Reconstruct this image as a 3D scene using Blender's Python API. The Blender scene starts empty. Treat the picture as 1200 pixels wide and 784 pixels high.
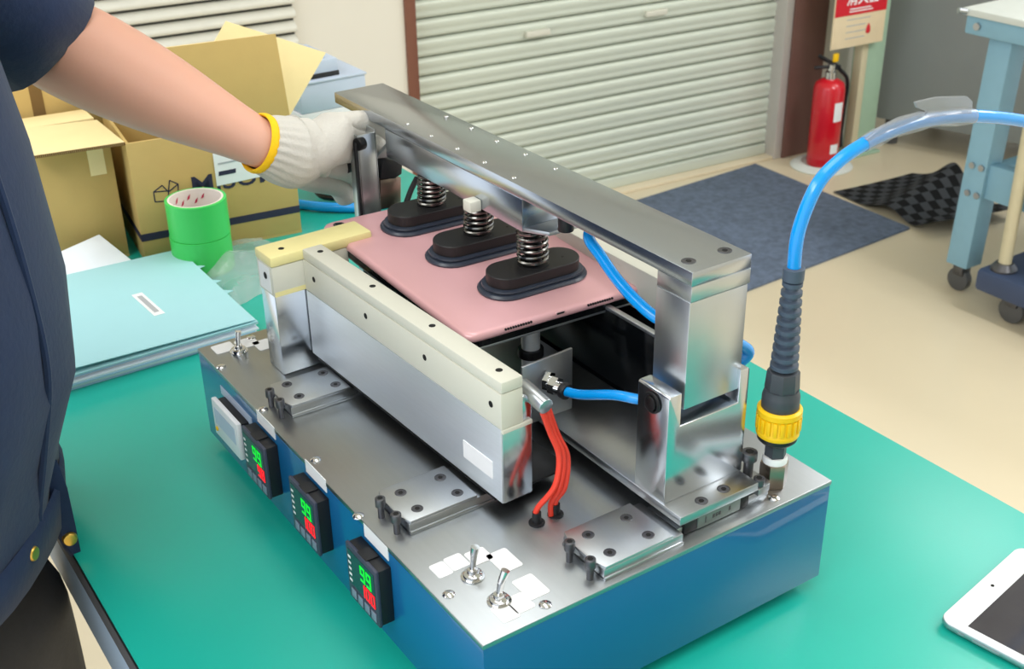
import bpy, bmesh, math, random
from mathutils import Vector, Matrix, Euler
random.seed(7)
S = bpy.context.scene
COL = S.collection

# ---------------------------------------------------------------- camera
F_PX = 1418.31
CAM = Vector((-0.3149, -0.5129, 0.5414))
EUL = Euler((math.radians(62.389), math.radians(0.876), math.radians(-34.133)), 'XYZ')
cd = bpy.data.cameras.new('camera')
cam = bpy.data.objects.new('camera', cd)
COL.objects.link(cam)
cam.location = CAM
cam.rotation_euler = EUL
cd.sensor_width = 36.0
cd.lens = F_PX / 1200.0 * 36.0
cd.clip_start = 0.02
cd.dof.use_dof = True
cd.dof.focus_distance = 0.98
cd.dof.aperture_fstop = 18.0
S.camera = cam
RM = EUL.to_matrix()

# ---------------------------------------------------------------- world, lamps, exposure
wd = bpy.data.worlds.new('world')
S.world = wd
wd.use_nodes = True
wd.node_tree.nodes['Background'].inputs[0].default_value = (0.86, 0.93, 1.0, 1)
wd.node_tree.nodes['Background'].inputs[1].default_value = 1.6
def area(name, loc, sx, sy, power, col=(0.97, 0.99, 1.0), rot=(0, 0, 0)):
    l = bpy.data.lights.new(name, 'AREA')
    l.shape = 'RECTANGLE'; l.size = sx; l.size_y = sy; l.energy = power; l.color = col
    o = bpy.data.objects.new(name, l); COL.objects.link(o)
    o.location = loc; o.rotation_euler = rot
    return o
LZ = 1.58
area('unseen_ceiling_light', (-1.05, 1.30, LZ), 0.6, 1.6, 17)
area('unseen_ceiling_light', (0.25, 0.05, LZ), 0.6, 1.6, 10)
area('unseen_ceiling_light', (2.45, -0.55, LZ), 0.6, 2.0, 64)
area('unseen_ceiling_light', (3.95, 0.75, LZ), 0.6, 2.0, 40)  # added light, brightens the floor and wall at the back
area('unseen_ceiling_light', (-1.25, -0.45, LZ), 0.6, 1.6, 28)  # added light on the left, brightens the faces turned that way
S.view_settings.view_transform = 'Standard'
S.view_settings.look = 'None'
S.view_settings.gamma = 1.0
S.view_settings.use_curve_mapping = False
S.view_settings.exposure = 0.0

# ---------------------------------------------------------------- helpers
def P(u, v, axis, val):
    """photo pixel (1200x784 frame) -> point where its ray meets the plane axis = val"""
    d = RM @ Vector(((u - 600) / F_PX, -(v - 392) / F_PX, -1.0))
    i = 'xyz'.index(axis)
    return CAM + d * ((val - CAM[i]) / d[i])

def lin(c):
    c = c / 255.0
    return c / 12.92 if c <= 0.04045 else ((c + 0.055) / 1.055) ** 2.4
def rgb(r, g, b): return (lin(r), lin(g), lin(b), 1.0)

MATS = {}
def mat(name, col, rough=0.5, metal=0.0, var=0.06, scale=30.0, bump=0.0, bscale=None, stretch=None,
        coat=0.0, emit=None, estr=0.0, alpha=1.0, trans=0.0, ior=1.45, sheen=0.0, spec=None, sss=0.0):
    m = bpy.data.materials.new(name); m.use_nodes = True
    nt = m.node_tree; b = nt.nodes['Principled BSDF']
    b.inputs['Roughness'].default_value = rough
    b.inputs['Metallic'].default_value = metal
    b.inputs['Coat Weight'].default_value = coat
    b.inputs['Alpha'].default_value = alpha
    b.inputs['Transmission Weight'].default_value = trans
    b.inputs['IOR'].default_value = ior
    b.inputs['Sheen Weight'].default_value = sheen
    if spec is not None: b.inputs['Specular IOR Level'].default_value = spec
    if sss:
        b.inputs['Subsurface Weight'].default_value = sss
        b.inputs['Subsurface Radius'].default_value = (0.010, 0.004, 0.002)
    if emit:
        b.inputs['Emission Color'].default_value = emit
        b.inputs['Emission Strength'].default_value = estr
    tc = nt.nodes.new('ShaderNodeTexCoord')
    mp = nt.nodes.new('ShaderNodeMapping')
    nt.links.new(tc.outputs['Object'], mp.inputs['Vector'])
    if stretch: mp.inputs['Scale'].default_value = stretch
    nz = nt.nodes.new('ShaderNodeTexNoise')
    nz.inputs['Scale'].default_value = scale; nz.inputs['Detail'].default_value = 4
    nt.links.new(mp.outputs['Vector'], nz.inputs['Vector'])
    mx = nt.nodes.new('ShaderNodeMix'); mx.data_type = 'RGBA'
    c0 = tuple(max(0, x * (1 - var)) for x in col[:3]) + (1,)
    c1 = tuple(min(1, x * (1 + var)) for x in col[:3]) + (1,)
    mx.inputs['A'].default_value = c0; mx.inputs['B'].default_value = c1
    nt.links.new(nz.outputs['Fac'], mx.inputs['Factor'])
    nt.links.new(mx.outputs['Result'], b.inputs['Base Color'])
    if bump:
        bn = nt.nodes.new('ShaderNodeBump'); bn.inputs['Strength'].default_value = bump
        bn.inputs['Distance'].default_value = 0.002
        n2 = nt.nodes.new('ShaderNodeTexNoise'); n2.inputs['Scale'].default_value = bscale or scale * 3
        n2.inputs['Detail'].default_value = 5
        nt.links.new(mp.outputs['Vector'], n2.inputs['Vector'])
        nt.links.new(n2.outputs['Fac'], bn.inputs['Height'])
        nt.links.new(bn.outputs['Normal'], b.inputs['Normal'])
    MATS[name] = m
    return m

mat('steel', rgb(182, 186, 190), 0.30, 1.0, 0.05, 40, stretch=(1, 8, 8))
mat('plate', rgb(168, 172, 175), 0.32, 1.0, 0.05, 25, stretch=(10, 1, 1))
mat('aluminium', rgb(200, 204, 207), 0.34, 1.0, 0.04, 30, stretch=(1, 12, 1))
mat('satin', rgb(187, 191, 195), 0.38, 1.0, 0.03, 60, stretch=(8, 1, 1))
mat('polished', rgb(206, 211, 217), 0.20, 1.0, 0.03, 20)
mat('brushed', rgb(238, 243, 248), 0.55, 1.0, 0.04, 30, stretch=(1, 1, 14))
mat('beam_steel', rgb(186, 192, 200), 0.22, 1.0, 0.03, 30, stretch=(12, 1, 1))
mat('chrome', rgb(215, 215, 215), 0.08, 1.0, 0.02)
mat('carriage_grey', rgb(112, 124, 120), 0.4, 0.3, 0.04)
mat('spring', rgb(120, 118, 114), 0.25, 1.0, 0.05)
mat('nickel', rgb(160, 146, 134), 0.32, 1.0, 0.05)
mat('blue_paint', rgb(11, 94, 144), 0.38, 0.0, 0.04, 12, coat=0.6, bump=0.02, bscale=900)
mat('black_metal', rgb(28, 28, 30), 0.38, 0.5, 0.1)
mat('screw', rgb(96, 96, 100), 0.35, 0.8, 0.1)
mat('black_hole', rgb(14, 13, 13), 0.7, 0.0)
mat('black_plastic', rgb(24, 25, 28), 0.45, 0.0)
mat('dark_bezel', rgb(62, 66, 82), 0.45, 0.0)
mat('black_gloss', rgb(8, 10, 12), 0.10, 0.0)
mat('rubber', rgb(48, 54, 66), 0.30, 0.0)
mat('cup_black', rgb(26, 25, 26), 0.50, 0.0)
mat('cream', rgb(212, 210, 196), 0.45, 0.0, 0.03, 25)
mat('cream_yellow', rgb(234, 222, 158), 0.40, 0.0, 0.05, 20)
mat('pink', rgb(220, 170, 173), 0.34, 0.25, 0.02, 20)
mat('pink_edge', rgb(240, 196, 198), 0.28, 0.35, 0.02, 20)
mat('white_label', rgb(236, 236, 236), 0.5, 0.0, 0.03, 80)
mat('grey_print', rgb(170, 172, 176), 0.6, 0.0)
mat('red_tube', rgb(226, 62, 42), 0.40, 0.0, 0.05)
mat('blue_tube', rgb(0, 148, 230), 0.22, 0.0, 0.05, coat=0.4)
mat('boot_grey', rgb(70, 82, 98), 0.50, 0.0)
mat('conn_grey', rgb(64, 68, 74), 0.50, 0.0)
mat('yellow', rgb(246, 196, 12), 0.38, 0.0)
mat('white_seal', rgb(240, 240, 240), 0.4, 0.0)
mat('green_digit', rgb(20, 200, 60), 0.5, emit=rgb(30, 235, 70), estr=0.5)
mat('red_digit', rgb(220, 20, 30), 0.5, emit=rgb(255, 30, 50), estr=0.7)
mat('screen_dark', rgb(40, 62, 62), 0.15, 0.0)
mat('button_grey', rgb(120, 134, 150), 0.5, 0.0)
mat('white_plastic', rgb(224, 226, 228), 0.4, 0.0)
mat('mat_green', rgb(24, 172, 154), 0.30, 0.0, 0.07, 5, bump=0.03, bscale=500, spec=0.8)
mat('table_core', rgb(92, 94, 96), 0.5, 0.0)
mat('edge_black', rgb(24, 26, 28), 0.5, 0.0)
mat('frame_blue', rgb(172, 194, 214), 0.45, 0.0)
mat('cardboard', rgb(192, 162, 98), 0.75, 0.0, 0.05, 40, bump=0.05, bscale=300)
mat('cardboard_light', rgb(236, 214, 158), 0.75, 0.0, 0.04, 40, bump=0.05, bscale=300)
mat('cardboard_edge', rgb(120, 92, 50), 0.8)
mat('ink', rgb(44, 42, 66), 0.6)
mat('tape_green', rgb(66, 196, 92), 0.35, 0.0, 0.04)
mat('tape_core', rgb(232, 222, 214), 0.7)
mat('ink_red', rgb(190, 40, 80), 0.6)
mat('folder_cyan', rgb(164, 212, 218), 0.6, 0.0, 0.02)
mat('paper', rgb(226, 232, 240), 0.7, 0.0, 0.03)
mat('paper_blue', rgb(176, 204, 232), 0.7, 0.0, 0.03)
mat('lilac', rgb(186, 198, 216), 0.5)
mat('navy', rgb(12, 36, 72), 0.8, 0.0, 0.15, 60, bump=0.25, bscale=160, sheen=0.1)
mat('trousers', rgb(64, 62, 62), 0.85, 0.0, 0.12, 60, bump=0.2, bscale=200)
mat('skin', rgb(214, 162, 140), 0.5, 0.0, 0.05, 14, bump=0.04, bscale=400, sss=0.12)
mat('glove', rgb(198, 194, 186), 0.9, 0.0, 0.04, 120, bump=0.35, bscale=420)
mat('glove_hem', rgb(250, 196, 20), 0.85, 0.0, 0.06, 200, bump=0.3, bscale=500)
mat('hair', rgb(26, 22, 20), 0.5, 0.0, 0.2, 200)
mat('eye_white', rgb(236, 234, 230), 0.3)
mat('shoe', rgb(36, 34, 34), 0.5)
mat('brass', rgb(214, 176, 84), 0.28, 0.9)
mat('wall_cream', rgb(224, 219, 206), 0.8, 0.0, 0.02, 6, bump=0.04, bscale=120)
mat('floor_vinyl', rgb(218, 204, 176), 0.30, 0.0, 0.04, 3, bump=0.01, bscale=200)
mat('slat_green', rgb(204, 210, 196), 0.42, 0.15, 0.03, 8, stretch=(1, 1, 20))
mat('brown_frame', rgb(122, 78, 62), 0.45, 0.0, 0.05)
mat('brown_dark', rgb(112, 80, 72), 0.45, 0.0, 0.05)
mat('jamb_grey', rgb(196, 190, 184), 0.4, 0.2, 0.04)
mat('louver_white', rgb(222, 220, 208), 0.5)
mat('louver_gap', rgb(62, 62, 56), 0.8)
mat('ceiling_white', rgb(226, 224, 218), 0.9)
mat('carpet_blue', rgb(96, 108, 128), 0.95, 0.0, 0.55, 45, bump=0.8, bscale=400)
mat('ext_red', rgb(206, 20, 38), 0.28, 0.0, 0.03, coat=0.4)
mat('sign_red', rgb(206, 28, 44), 0.4)
mat('sign_cream', rgb(232, 212, 176), 0.6)
mat('post_green', rgb(162, 190, 166), 0.5)
mat('beige_metal', rgb(206, 196, 164), 0.45, 0.0)
mat('cab_grey', rgb(140, 145, 143), 0.5, 0.0, 0.05, 4)
mat('bench_blue', rgb(136, 178, 198), 0.45, 0.0, 0.05)
mat('bench_top', rgb(216, 220, 214), 0.5)
mat('cart_blue', rgb(60, 74, 104), 0.5)
mat('caster_grey', rgb(84, 84, 84), 0.5)
mat('wood', rgb(186, 146, 96), 0.6, 0.0, 0.15, 10, stretch=(1, 14, 1))
mat('clear_plastic', rgb(236, 240, 242), 0.12, 0.0, 0.02, alpha=0.32, spec=0.9)
mat('clear_tape', rgb(168, 172, 176), 0.15, 0.0, 0.05, alpha=0.40, spec=0.9)

def tablet_screen_mat():
    m = mat('tablet_screen', rgb(64, 62, 66), 0.08, 0.0, 0.35, 22)
    return m
tablet_screen_mat()

def checker_mat():
    m = bpy.data.materials.new('checker_carpet'); m.use_nodes = True
    nt = m.node_tree; b = nt.nodes['Principled BSDF']; b.inputs['Roughness'].default_value = 0.95
    tc = nt.nodes.new('ShaderNodeTexCoord'); ck = nt.nodes.new('ShaderNodeTexChecker')
    ck.inputs['Scale'].default_value = 24.0
    ck.inputs['Color1'].default_value = rgb(34, 35, 37); ck.inputs['Color2'].default_value = rgb(92, 95, 100)
    nt.links.new(tc.outputs['UV'], ck.inputs['Vector']); nt.links.new(ck.outputs['Color'], b.inputs['Base Color'])
    nz = nt.nodes.new('ShaderNodeTexNoise'); nz.inputs['Scale'].default_value = 300
    bn = nt.nodes.new('ShaderNodeBump'); bn.inputs['Strength'].default_value = 0.6
    nt.links.new(tc.outputs['Object'], nz.inputs['Vector']); nt.links.new(nz.outputs['Fac'], bn.inputs['Height'])
    nt.links.new(bn.outputs['Normal'], b.inputs['Normal'])
    MATS['checker_carpet'] = m
checker_mat()

WORLD = {}     # object -> world position of its origin (no rotated parents are used)
def tag(o, label, cat, group=None):
    o['label'] = label; o['category'] = cat
    if group: o['group'] = group
    return o
def thing(name, loc, label, cat, group=None):
    o = bpy.data.objects.new(name, None); COL.objects.link(o)
    o.empty_display_size = 0.05
    o.location = loc; WORLD[o] = Vector(loc)
    return tag(o, label, cat, group)

def smooth_path(pts, sub=8):
    pts = [Vector(p) for p in pts]
    if len(pts) < 3: return pts
    out = []
    ext = [pts[0] * 2 - pts[1]] + pts + [pts[-1] * 2 - pts[-2]]
    for i in range(1, len(ext) - 2):
        p0, p1, p2, p3 = ext[i - 1:i + 3]
        for k in range(sub):
            t = k / sub
            out.append(0.5 * ((2 * p1) + (p2 - p0) * t + (2 * p0 - 5 * p1 + 4 * p2 - p3) * t * t + (3 * p1 - p0 - 3 * p2 + p3) * t ** 3))
    out.append(pts[-1])
    return out

class MB:
    def __init__(s): s.bm = bmesh.new()
    def _merge(s, b, bev=0.0, seg=2):
        if bev > 0:
            bmesh.ops.bevel(b, geom=list(b.edges), offset=bev, segments=seg, affect='EDGES', profile=0.5, clamp_overlap=True)
        me = bpy.data.meshes.new('t'); b.to_mesh(me); b.free()
        s.bm.from_mesh(me); bpy.data.meshes.remove(me)
        return s
    def box(s, x0, x1, y0, y1, z0, z1, bev=0.0, seg=2, M=None):
        b = bmesh.new(); bmesh.ops.create_cube(b, size=1)
        for v in b.verts:
            v.co = Vector((x0 + (v.co.x + .5) * (x1 - x0), y0 + (v.co.y + .5) * (y1 - y0), z0 + (v.co.z + .5) * (z1 - z0)))
        if M is not None: bmesh.ops.transform(b, matrix=M, verts=b.verts)
        return s._merge(b, bev, seg)
    def prism(s, pts, vec, bev=0.0, seg=2):
        b = bmesh.new(); vec = Vector(vec)
        lo = [b.verts.new(Vector(p)) for p in pts]; hi = [b.verts.new(Vector(p) + vec) for p in pts]
        n = len(pts)
        b.faces.new(lo); b.faces.new(hi[::-1])
        for i in range(n): b.faces.new((lo[i], hi[i], hi[(i + 1) % n], lo[(i + 1) % n]))
        bmesh.ops.recalc_face_normals(b, faces=b.faces)
        return s._merge(b, bev, seg)
    def cyl(s, p0, p1, r, r2=None, n=24, bev=0.0):
        p0, p1 = Vector(p0), Vector(p1); d = p1 - p0; L = d.length
        b = bmesh.new()
        bmesh.ops.create_cone(b, cap_ends=True, segments=n, radius1=r, radius2=r if r2 is None else r2, depth=L)
        if bev > 0:
            ed = [e for e in b.edges if abs(e.verts[0].co.z - e.verts[1].co.z) < 1e-7]
            bmesh.ops.bevel(b, geom=ed, offset=bev, segments=2, affect='EDGES', profile=0.5)
        M = Matrix.Translation((p0 + p1) / 2) @ d.to_track_quat('Z', 'Y').to_matrix().to_4x4()
        bmesh.ops.transform(b, matrix=M, verts=b.verts)
        return s._merge(b)
    def rings(s, rings, cap=True, closed=False):
        b = bmesh.new()
        R = [[b.verts.new(Vector(p)) for p in r] for r in rings]
        n = len(R[0]); m = len(R)
        for i in range(m if closed else m - 1):
            a, c = R[i], R[(i + 1) % m]
            for j in range(n): b.faces.new((a[j], a[(j + 1) % n], c[(j + 1) % n], c[j]))
        if cap and not closed: b.faces.new(R[0][::-1]); b.faces.new(R[-1])
        bmesh.ops.recalc_face_normals(b, faces=b.faces)
        return s._merge(b)
    def lathe(s, prof, c=(0, 0, 0), n=32, M=None):
        c = Vector(c); rr = []
        for r, z in prof:
            rr.append([c + Vector((r * math.cos(2 * math.pi * j / n), r * math.sin(2 * math.pi * j / n), z)) for j in range(n)])
        if M is not None: rr = [[M @ p for p in r] for r in rr]
        return s.rings(rr)
    def tube(s, pts, r, n=10, sub=8, radii=None):
        pts = smooth_path(pts, sub) if sub else [Vector(p) for p in pts]
        rr = []; up = None
        for i, p in enumerate(pts):
            t = (pts[min(i + 1, len(pts) - 1)] - pts[max(i - 1, 0)]).normalized()
            if up is None:
                up = t.orthogonal().normalized()
            up = (up - t * up.dot(t)).normalized()
            sd = t.cross(up)
            rad = r if radii is None else radii(i / (len(pts) - 1))
            rr.append([p + (up * math.cos(2 * math.pi * j / n) + sd * math.sin(2 * math.pi * j / n)) * rad for j in range(n)])
        return s.rings(rr)
    def xf(s, M): bmesh.ops.transform(s.bm, matrix=M, verts=s.bm.verts); return s
    def build(s, name, m, parent=None, angle=35.0, label=None, kind=None):
        bm = s.bm
        xs = [v.co for v in bm.verts]
        lo = Vector((min(p.x for p in xs), min(p.y for p in xs), min(p.z for p in xs)))
        hi = Vector((max(p.x for p in xs), max(p.y for p in xs), max(p.z for p in xs)))
        c = Vector(((lo.x + hi.x) / 2, (lo.y + hi.y) / 2, lo.z))
        bmesh.ops.translate(bm, vec=-c, verts=bm.verts)
        me = bpy.data.meshes.new(name); bm.to_mesh(me); bm.free()
        me.shade_smooth(); me.set_sharp_from_angle(angle=math.radians(angle))
        me.materials.append(MATS[m])
        return link(name, me, c, parent, label, kind)
def link(name, me, c, parent=None, label=None, kind=None):
    o = bpy.data.objects.new(name, me); COL.objects.link(o)
    c = Vector(c); WORLD[o] = c
    if parent is not None:
        o.parent = parent; o.location = c - WORLD[parent]
    else: o.location = c
    if label: o['label'] = label
    if kind: o['kind'] = kind
    return o
def again(src, c, parent=None):
    """a copy of a part that shares its mesh, its origin at world point c"""
    return link(src.name.split('.')[0], src.data, c, parent)

def stadium(cx, cy, z, L, Wd, n=12):
    r = Wd / 2; h = L / 2 - r; out = []
    for i in range(n + 1):
        a = -math.pi / 2 + math.pi * i / n; out.append(Vector((cx + h + r * math.cos(a), cy + r * math.sin(a), z)))
    for i in range(n + 1):
        a = math.pi / 2 + math.pi * i / n; out.append(Vector((cx - h + r * math.cos(a), cy + r * math.sin(a), z)))
    return out
def rrect(w, h, r, n=6):
    out = []
    for cx, cy, a0 in ((w - r, r, -90), (w - r, h - r, 0), (r, h - r, 90), (r, r, 180)):
        for i in range(n + 1):
            a = math.radians(a0 + 90 * i / n); out.append((cx + r * math.cos(a), cy + r * math.sin(a)))
    return out
def mesh_from_object(o):
    bpy.context.view_layer.update()
    dg = bpy.context.evaluated_depsgraph_get()
    return bpy.data.meshes.new_from_object(o.evaluated_get(dg))
def text_mesh(body, size, M, m, name, parent, offset=0.0, depth=0.0002, label=None):
    cu = bpy.data.curves.new('t', 'FONT'); cu.body = body; cu.size = size; cu.offset = offset; cu.extrude = depth
    cu.align_x = 'CENTER'; cu.align_y = 'CENTER'; cu.resolution_u = 3
    o = bpy.data.objects.new('t', cu); COL.objects.link(o)
    me = mesh_from_object(o); bpy.data.objects.remove(o); bpy.data.curves.remove(cu)
    b = MB(); b.bm.from_mesh(me); bpy.data.meshes.remove(me)
    if len(b.bm.verts) == 0: b.box(-size / 2, size / 2, -.0001, .0001, 0, depth)
    b.xf(M)
    return b.build(name, m, parent, label=label)
def skin(verts, edges, radii, root=0, sub=2):
    me = bpy.data.meshes.new('sk'); me.from_pydata([tuple(v) for v in verts], edges, [])
    o = bpy.data.objects.new('sk', me); COL.objects.link(o)
    md = o.modifiers.new('s', 'SKIN'); md.use_smooth_shade = True; md.branch_smoothing = 0.6
    if not me.skin_vertices: 
        bpy.context.view_layer.objects.active = o
    sv = me.skin_vertices[0].data
    for i, r in enumerate(radii):
        sv[i].radius = (r, r) if not isinstance(r, tuple) else r
        sv[i].use_root = (i == root)
    ss = o.modifiers.new('u', 'SUBSURF'); ss.levels = sub; ss.render_levels = sub
    out = mesh_from_object(o)
    bpy.data.objects.remove(o); bpy.data.meshes.remove(me)
    b = MB(); b.bm.from_mesh(out); bpy.data.meshes.remove(out)
    return b
def circle(c, ax, bx, ra, rb, n=28, p=2.0):
    out = []
    for j in range(n):
        a = 2 * math.pi * j / n; ca, sa = math.cos(a), math.sin(a)
        out.append(c + ax * ra * math.copysign(abs(ca) ** (2 / p), ca) + bx * rb * math.copysign(abs(sa) ** (2 / p), sa))
    return out

# ================================================================ the setting
ZF = -1.0            # floor
ZT = -0.106          # green work surface
WA = math.radians(-4.0)
SR = P(904, 186, 'z', ZF)
MW = Matrix.Translation(SR) @ Matrix.Rotation(WA, 4, 'Z')     # wall frame: x along wall, y into wall, z up

def struct(o): o['kind'] = 'structure'; return o
struct(MB().box(-1.9, 5.2, -3.2, 3.6, ZF - 0.05, ZF).build('floor', 'floor_vinyl'))
struct(MB().box(-1.9, 5.2, -3.2, 3.6, 1.62, 1.67).build('ceiling', 'ceiling_white'))
struct(MB().box(-1.9, 5.2, -3.25, -3.2, ZF, 1.62).build('wall_front', 'wall_cream'))  # unseen wall, put here to darken the faces turned towards it
wb = MB()
wb.box(-4.6, -1.486, 0.0, 0.12, 0, 2.6); wb.box(0.195, 0.42, 0.0, 0.12, 0, 2.6); wb.box(0.36, 0.42, 0.12, 0.72, 0, 2.6); wb.box(0.42, 2.4, 0.60, 0.72, 0, 2.6); wb.box(-1.486, 0.195, 0.0, 0.12, 2.25, 2.6)
struct(wb.xf(MW).build('wall_back', 'wall_cream'))
struct(MB().box(-1.486, -1.452, -0.012, 0.10, 0, 2.25, 0.002).xf(MW).build('trim_1', 'brown_frame'))
struct(MB().box(0.0, 0.036, -0.012, 0.10, 0, 2.25, 0.003).xf(MW).build('trim_2', 'jamb_grey'))
struct(MB().box(0.036, 0.195, -0.02, 0.10, 0, 2.25, 0.003).xf(MW).build('trim_3', 'brown_dark'))
struct(MB().box(-1.486, 0.195, -0.006, 0.11, 0, 0.010, 0.002).xf(MW).build('trim_4', 'floor_vinyl'))
# roller shutter: every slat a curved strip of its own
PITCH = 0.0585
sh = MB().box(-1.452, 0.0, 0.062, 0.075, 0.0, 2.25).xf(MW).build('door_1', 'louver_gap')
struct(sh)
prof = [(0.058, 0.0), (0.050, 0.001), (0.044, 0.006), (0.0425, 0.014), (0.045, 0.019), (0.043, 0.026), (0.041, 0.036), (0.042, 0.046),
        (0.047, 0.053), (0.056, 0.0555), (0.060, 0.0555), (0.060, 0.0)]
slat0 = None
for k in range(38):
    z = 0.052 + k * PITCH
    if slat0 is None:
        pts = [MW @ Vector((-1.452, y, z + h)) for y, h in prof]
        vec = (MW.to_3x3() @ Vector((1.452, 0, 0)))
        slat0 = MB().prism(pts, vec).build('slat', 'slat_green', sh, angle=60)
        SL0 = WORLD[slat0].copy()
    else:
        again(slat0, SL0 + Vector((0, 0, k * PITCH)), sh)
MB().box(-1.452, 0.0, 0.036, 0.064, 0.010, 0.050, 0.004).xf(MW).build('bottom_rail', 'slat_green', sh)
h0 = MB().box(-1.05, -0.962, 0.024, 0.046, 0.592, 0.612, 0.004).xf(MW).build('shutter_handle', 'cream', sh)
again(h0, WORLD[h0] + (MW.to_3x3() @ Vector((0.465, 0, 0.006))), sh)
# white louvred shutter high on the left part of the wall
w1 = MB().box(-3.4, -1.83, -0.004, 0.0, 0.64, 2.0).xf(MW).build('window_1', 'louver_gap')
struct(w1)
lp = None
for k in range(34):
    if lp is None:
        pts = [MW @ Vector((-3.4, y, 0.648 + h)) for y, h in ((-0.004, 0.0), (-0.012, 0.0), (-0.026, 0.004), (-0.030, 0.012), (-0.027, 0.020), (-0.015, 0.027), (-0.004, 0.031))]
        lp = MB().prism(pts, MW.to_3x3() @ Vector((1.57, 0, 0))).build('slat', 'louver_white', w1, angle=70); L0 = WORLD[lp].copy()
    else: again(lp, L0 + Vector((0, 0, k * 0.039)), w1)

# ---------------------------------------------------------------- background things
c0 = [P(u, v, 'z', ZF) for u, v in ((726, 243), (885, 194), (1066, 269), (840, 342))]
q = c0[2] - c0[1]; c0[0] = c0[1] + (c0[0] - c0[1]) * 1.6; c0[3] = c0[0] + q * 1.0
car = MB()
NX = 24; vs = []
for zz in (0.0, 0.009):
    vs.append([p + Vector((0, 0, zz)) for p in c0])
car.prism(vs[0], (0, 0, 0.009), 0.002)
tag(car.build('entrance_mat', 'carpet_blue'), 'blue grey entrance mat lying flat before the roller shutter', 'mat')

# crumpled checker mat, its far edge lifted in a wave
b = bmesh.new(); uvl = b.loops.layers.uv.new('UVMap')
p00 = P(976, 226, 'z', ZF); pX = P(1128, 270, 'z', ZF); pY = P(1068, 208, 'z', ZF)
ex = (P(1090, 278, 'z', ZF) - p00) * 1.05; ey = pY - p00; NXg, NYg = 48, 32
gv = {}
for i in range(NXg + 1):
    for j in range(NYg + 1):
        s_, t_ = i / NXg, j / NYg
        z = 0.005 + 0.10 * math.exp(-((s_ - 0.55 + 0.15 * t_) / 0.16) ** 2) * (0.35 + 0.65 * t_) + 0.06 * math.exp(-((s_ - 0.98) / 0.12) ** 2) * (1 - 0.5 * t_) + 0.012 * t_ * t_ * (1 + math.sin(9 * s_))
        gv[i, j] = (b.verts.new(p00 + ex * s_ + ey * t_ + Vector((0, 0, z))), (s_ * 0.62, t_ * 0.42))
for i in range(NXg):
    for j in range(NYg):
        ks = ((i, j), (i + 1, j), (i + 1, j + 1), (i, j + 1))
        f = b.faces.new([gv[k][0] for k in ks])
        for l, k in zip(f.loops, ks): l[uvl].uv = (gv[k][1][0], gv[k][1][1])
g = bmesh.ops.solidify(b, geom=list(b.faces), thickness=-0.005)
m = MB(); m.bm.free(); m.bm = b
tag(m.build('checkered_mat', 'checker_carpet', angle=60), 'crumpled black and grey checkered mat lying by the light blue workbench', 'mat')

# fire extinguisher on a round tray
e0 = P(967, 196, 'z', ZF) + Vector((0, 0.02, 0))
tr = MB().lathe([(0.112, 0.0), (0.114, 0.004), (0.10, 0.014), (0.075, 0.018), (0.072, 0.008), (0.0, 0.008)], e0, 40)
tag(tr.build('extinguisher_tray', 'bench_top'), 'round cream tray on the floor under the fire extinguisher', 'tray')
ex_ = thing('fire_extinguisher', e0 + Vector((0, 0, 0.008)), 'red fire extinguisher with black hose standing beside the brown door frame', 'fire extinguisher')
zb = e0 + Vector((0, 0, 0.008))
MB().lathe([(0.0, 0.0), (0.052, 0.0), (0.056, 0.006), (0.056, 0.285), (0.050, 0.306), (0.032, 0.318), (0.020, 0.322), (0.0, 0.322)], zb, 40).build('tank', 'ext_red', ex_, 50)
MB().lathe([(0.0, 0.32), (0.020, 0.32), (0.020, 0.345), (0.014, 0.350), (0.014, 0.372), (0.0, 0.372)], zb, 24).build('valve', 'chrome', ex_)
hd = MB(); a = zb + Vector((0, 0, 0.372))
hd.tube([a + Vector((0.03, -0.01, -0.012)), a + Vector((0, 0, 0.004)), a + Vector((-0.05, 0.02, 0.034))], 0.007, 8)
hd.tube([a + Vector((0.03, -0.01, -0.018)), a + Vector((-0.02, 0.005, -0.008)), a + Vector((-0.065, 0.02, -0.006))], 0.006, 8)
hd.build('handle', 'black_plastic', ex_)
MB().box(-0.012, 0.012, -0.006, 0.006, 0, 0.03, 0.004).xf(Matrix.Translation(a + Vector((0.004, -0.01, 0.010)))).build('safety_pin', 'yellow', ex_)
MB().tube([a + Vector((0.018, -0.02, -0.015)), a + Vector((0.055, -0.03, -0.06)), a + Vector((0.068, -0.02, -0.16)), a + Vector((0.070, -0.015, -0.27))], 0.007, 10).build('hose', 'black_plastic', ex_)
MB().cyl(a + Vector((0.070, -0.015, -0.265)), a + Vector((0.070, -0.015, -0.315)), 0.008, 0.013, 12).build('nozzle', 'black_plastic', ex_)
for z0, z1, w in ((0.175, 0.245, 0.34), (0.055, 0.09, 0.30)):
    rr = []
    for z in (z0, z1):
        rr.append([zb + Vector((0.0567 * math.cos(t), 0.0567 * math.sin(t), z)) for t in [math.radians(-112 + 2.0 * w * 57.3 * k / 6) for k in range(7)]])
    bb = bmesh.new(); A = [bb.verts.new(p) for p in rr[0]]; Bq = [bb.verts.new(p) for p in rr[1]]
    for k in range(6): bb.faces.new((A[k], A[k + 1], Bq[k + 1], Bq[k]))
    m = MB(); m.bm.free(); m.bm = bb; m.build('paper_label', 'white_label', ex_)

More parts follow.
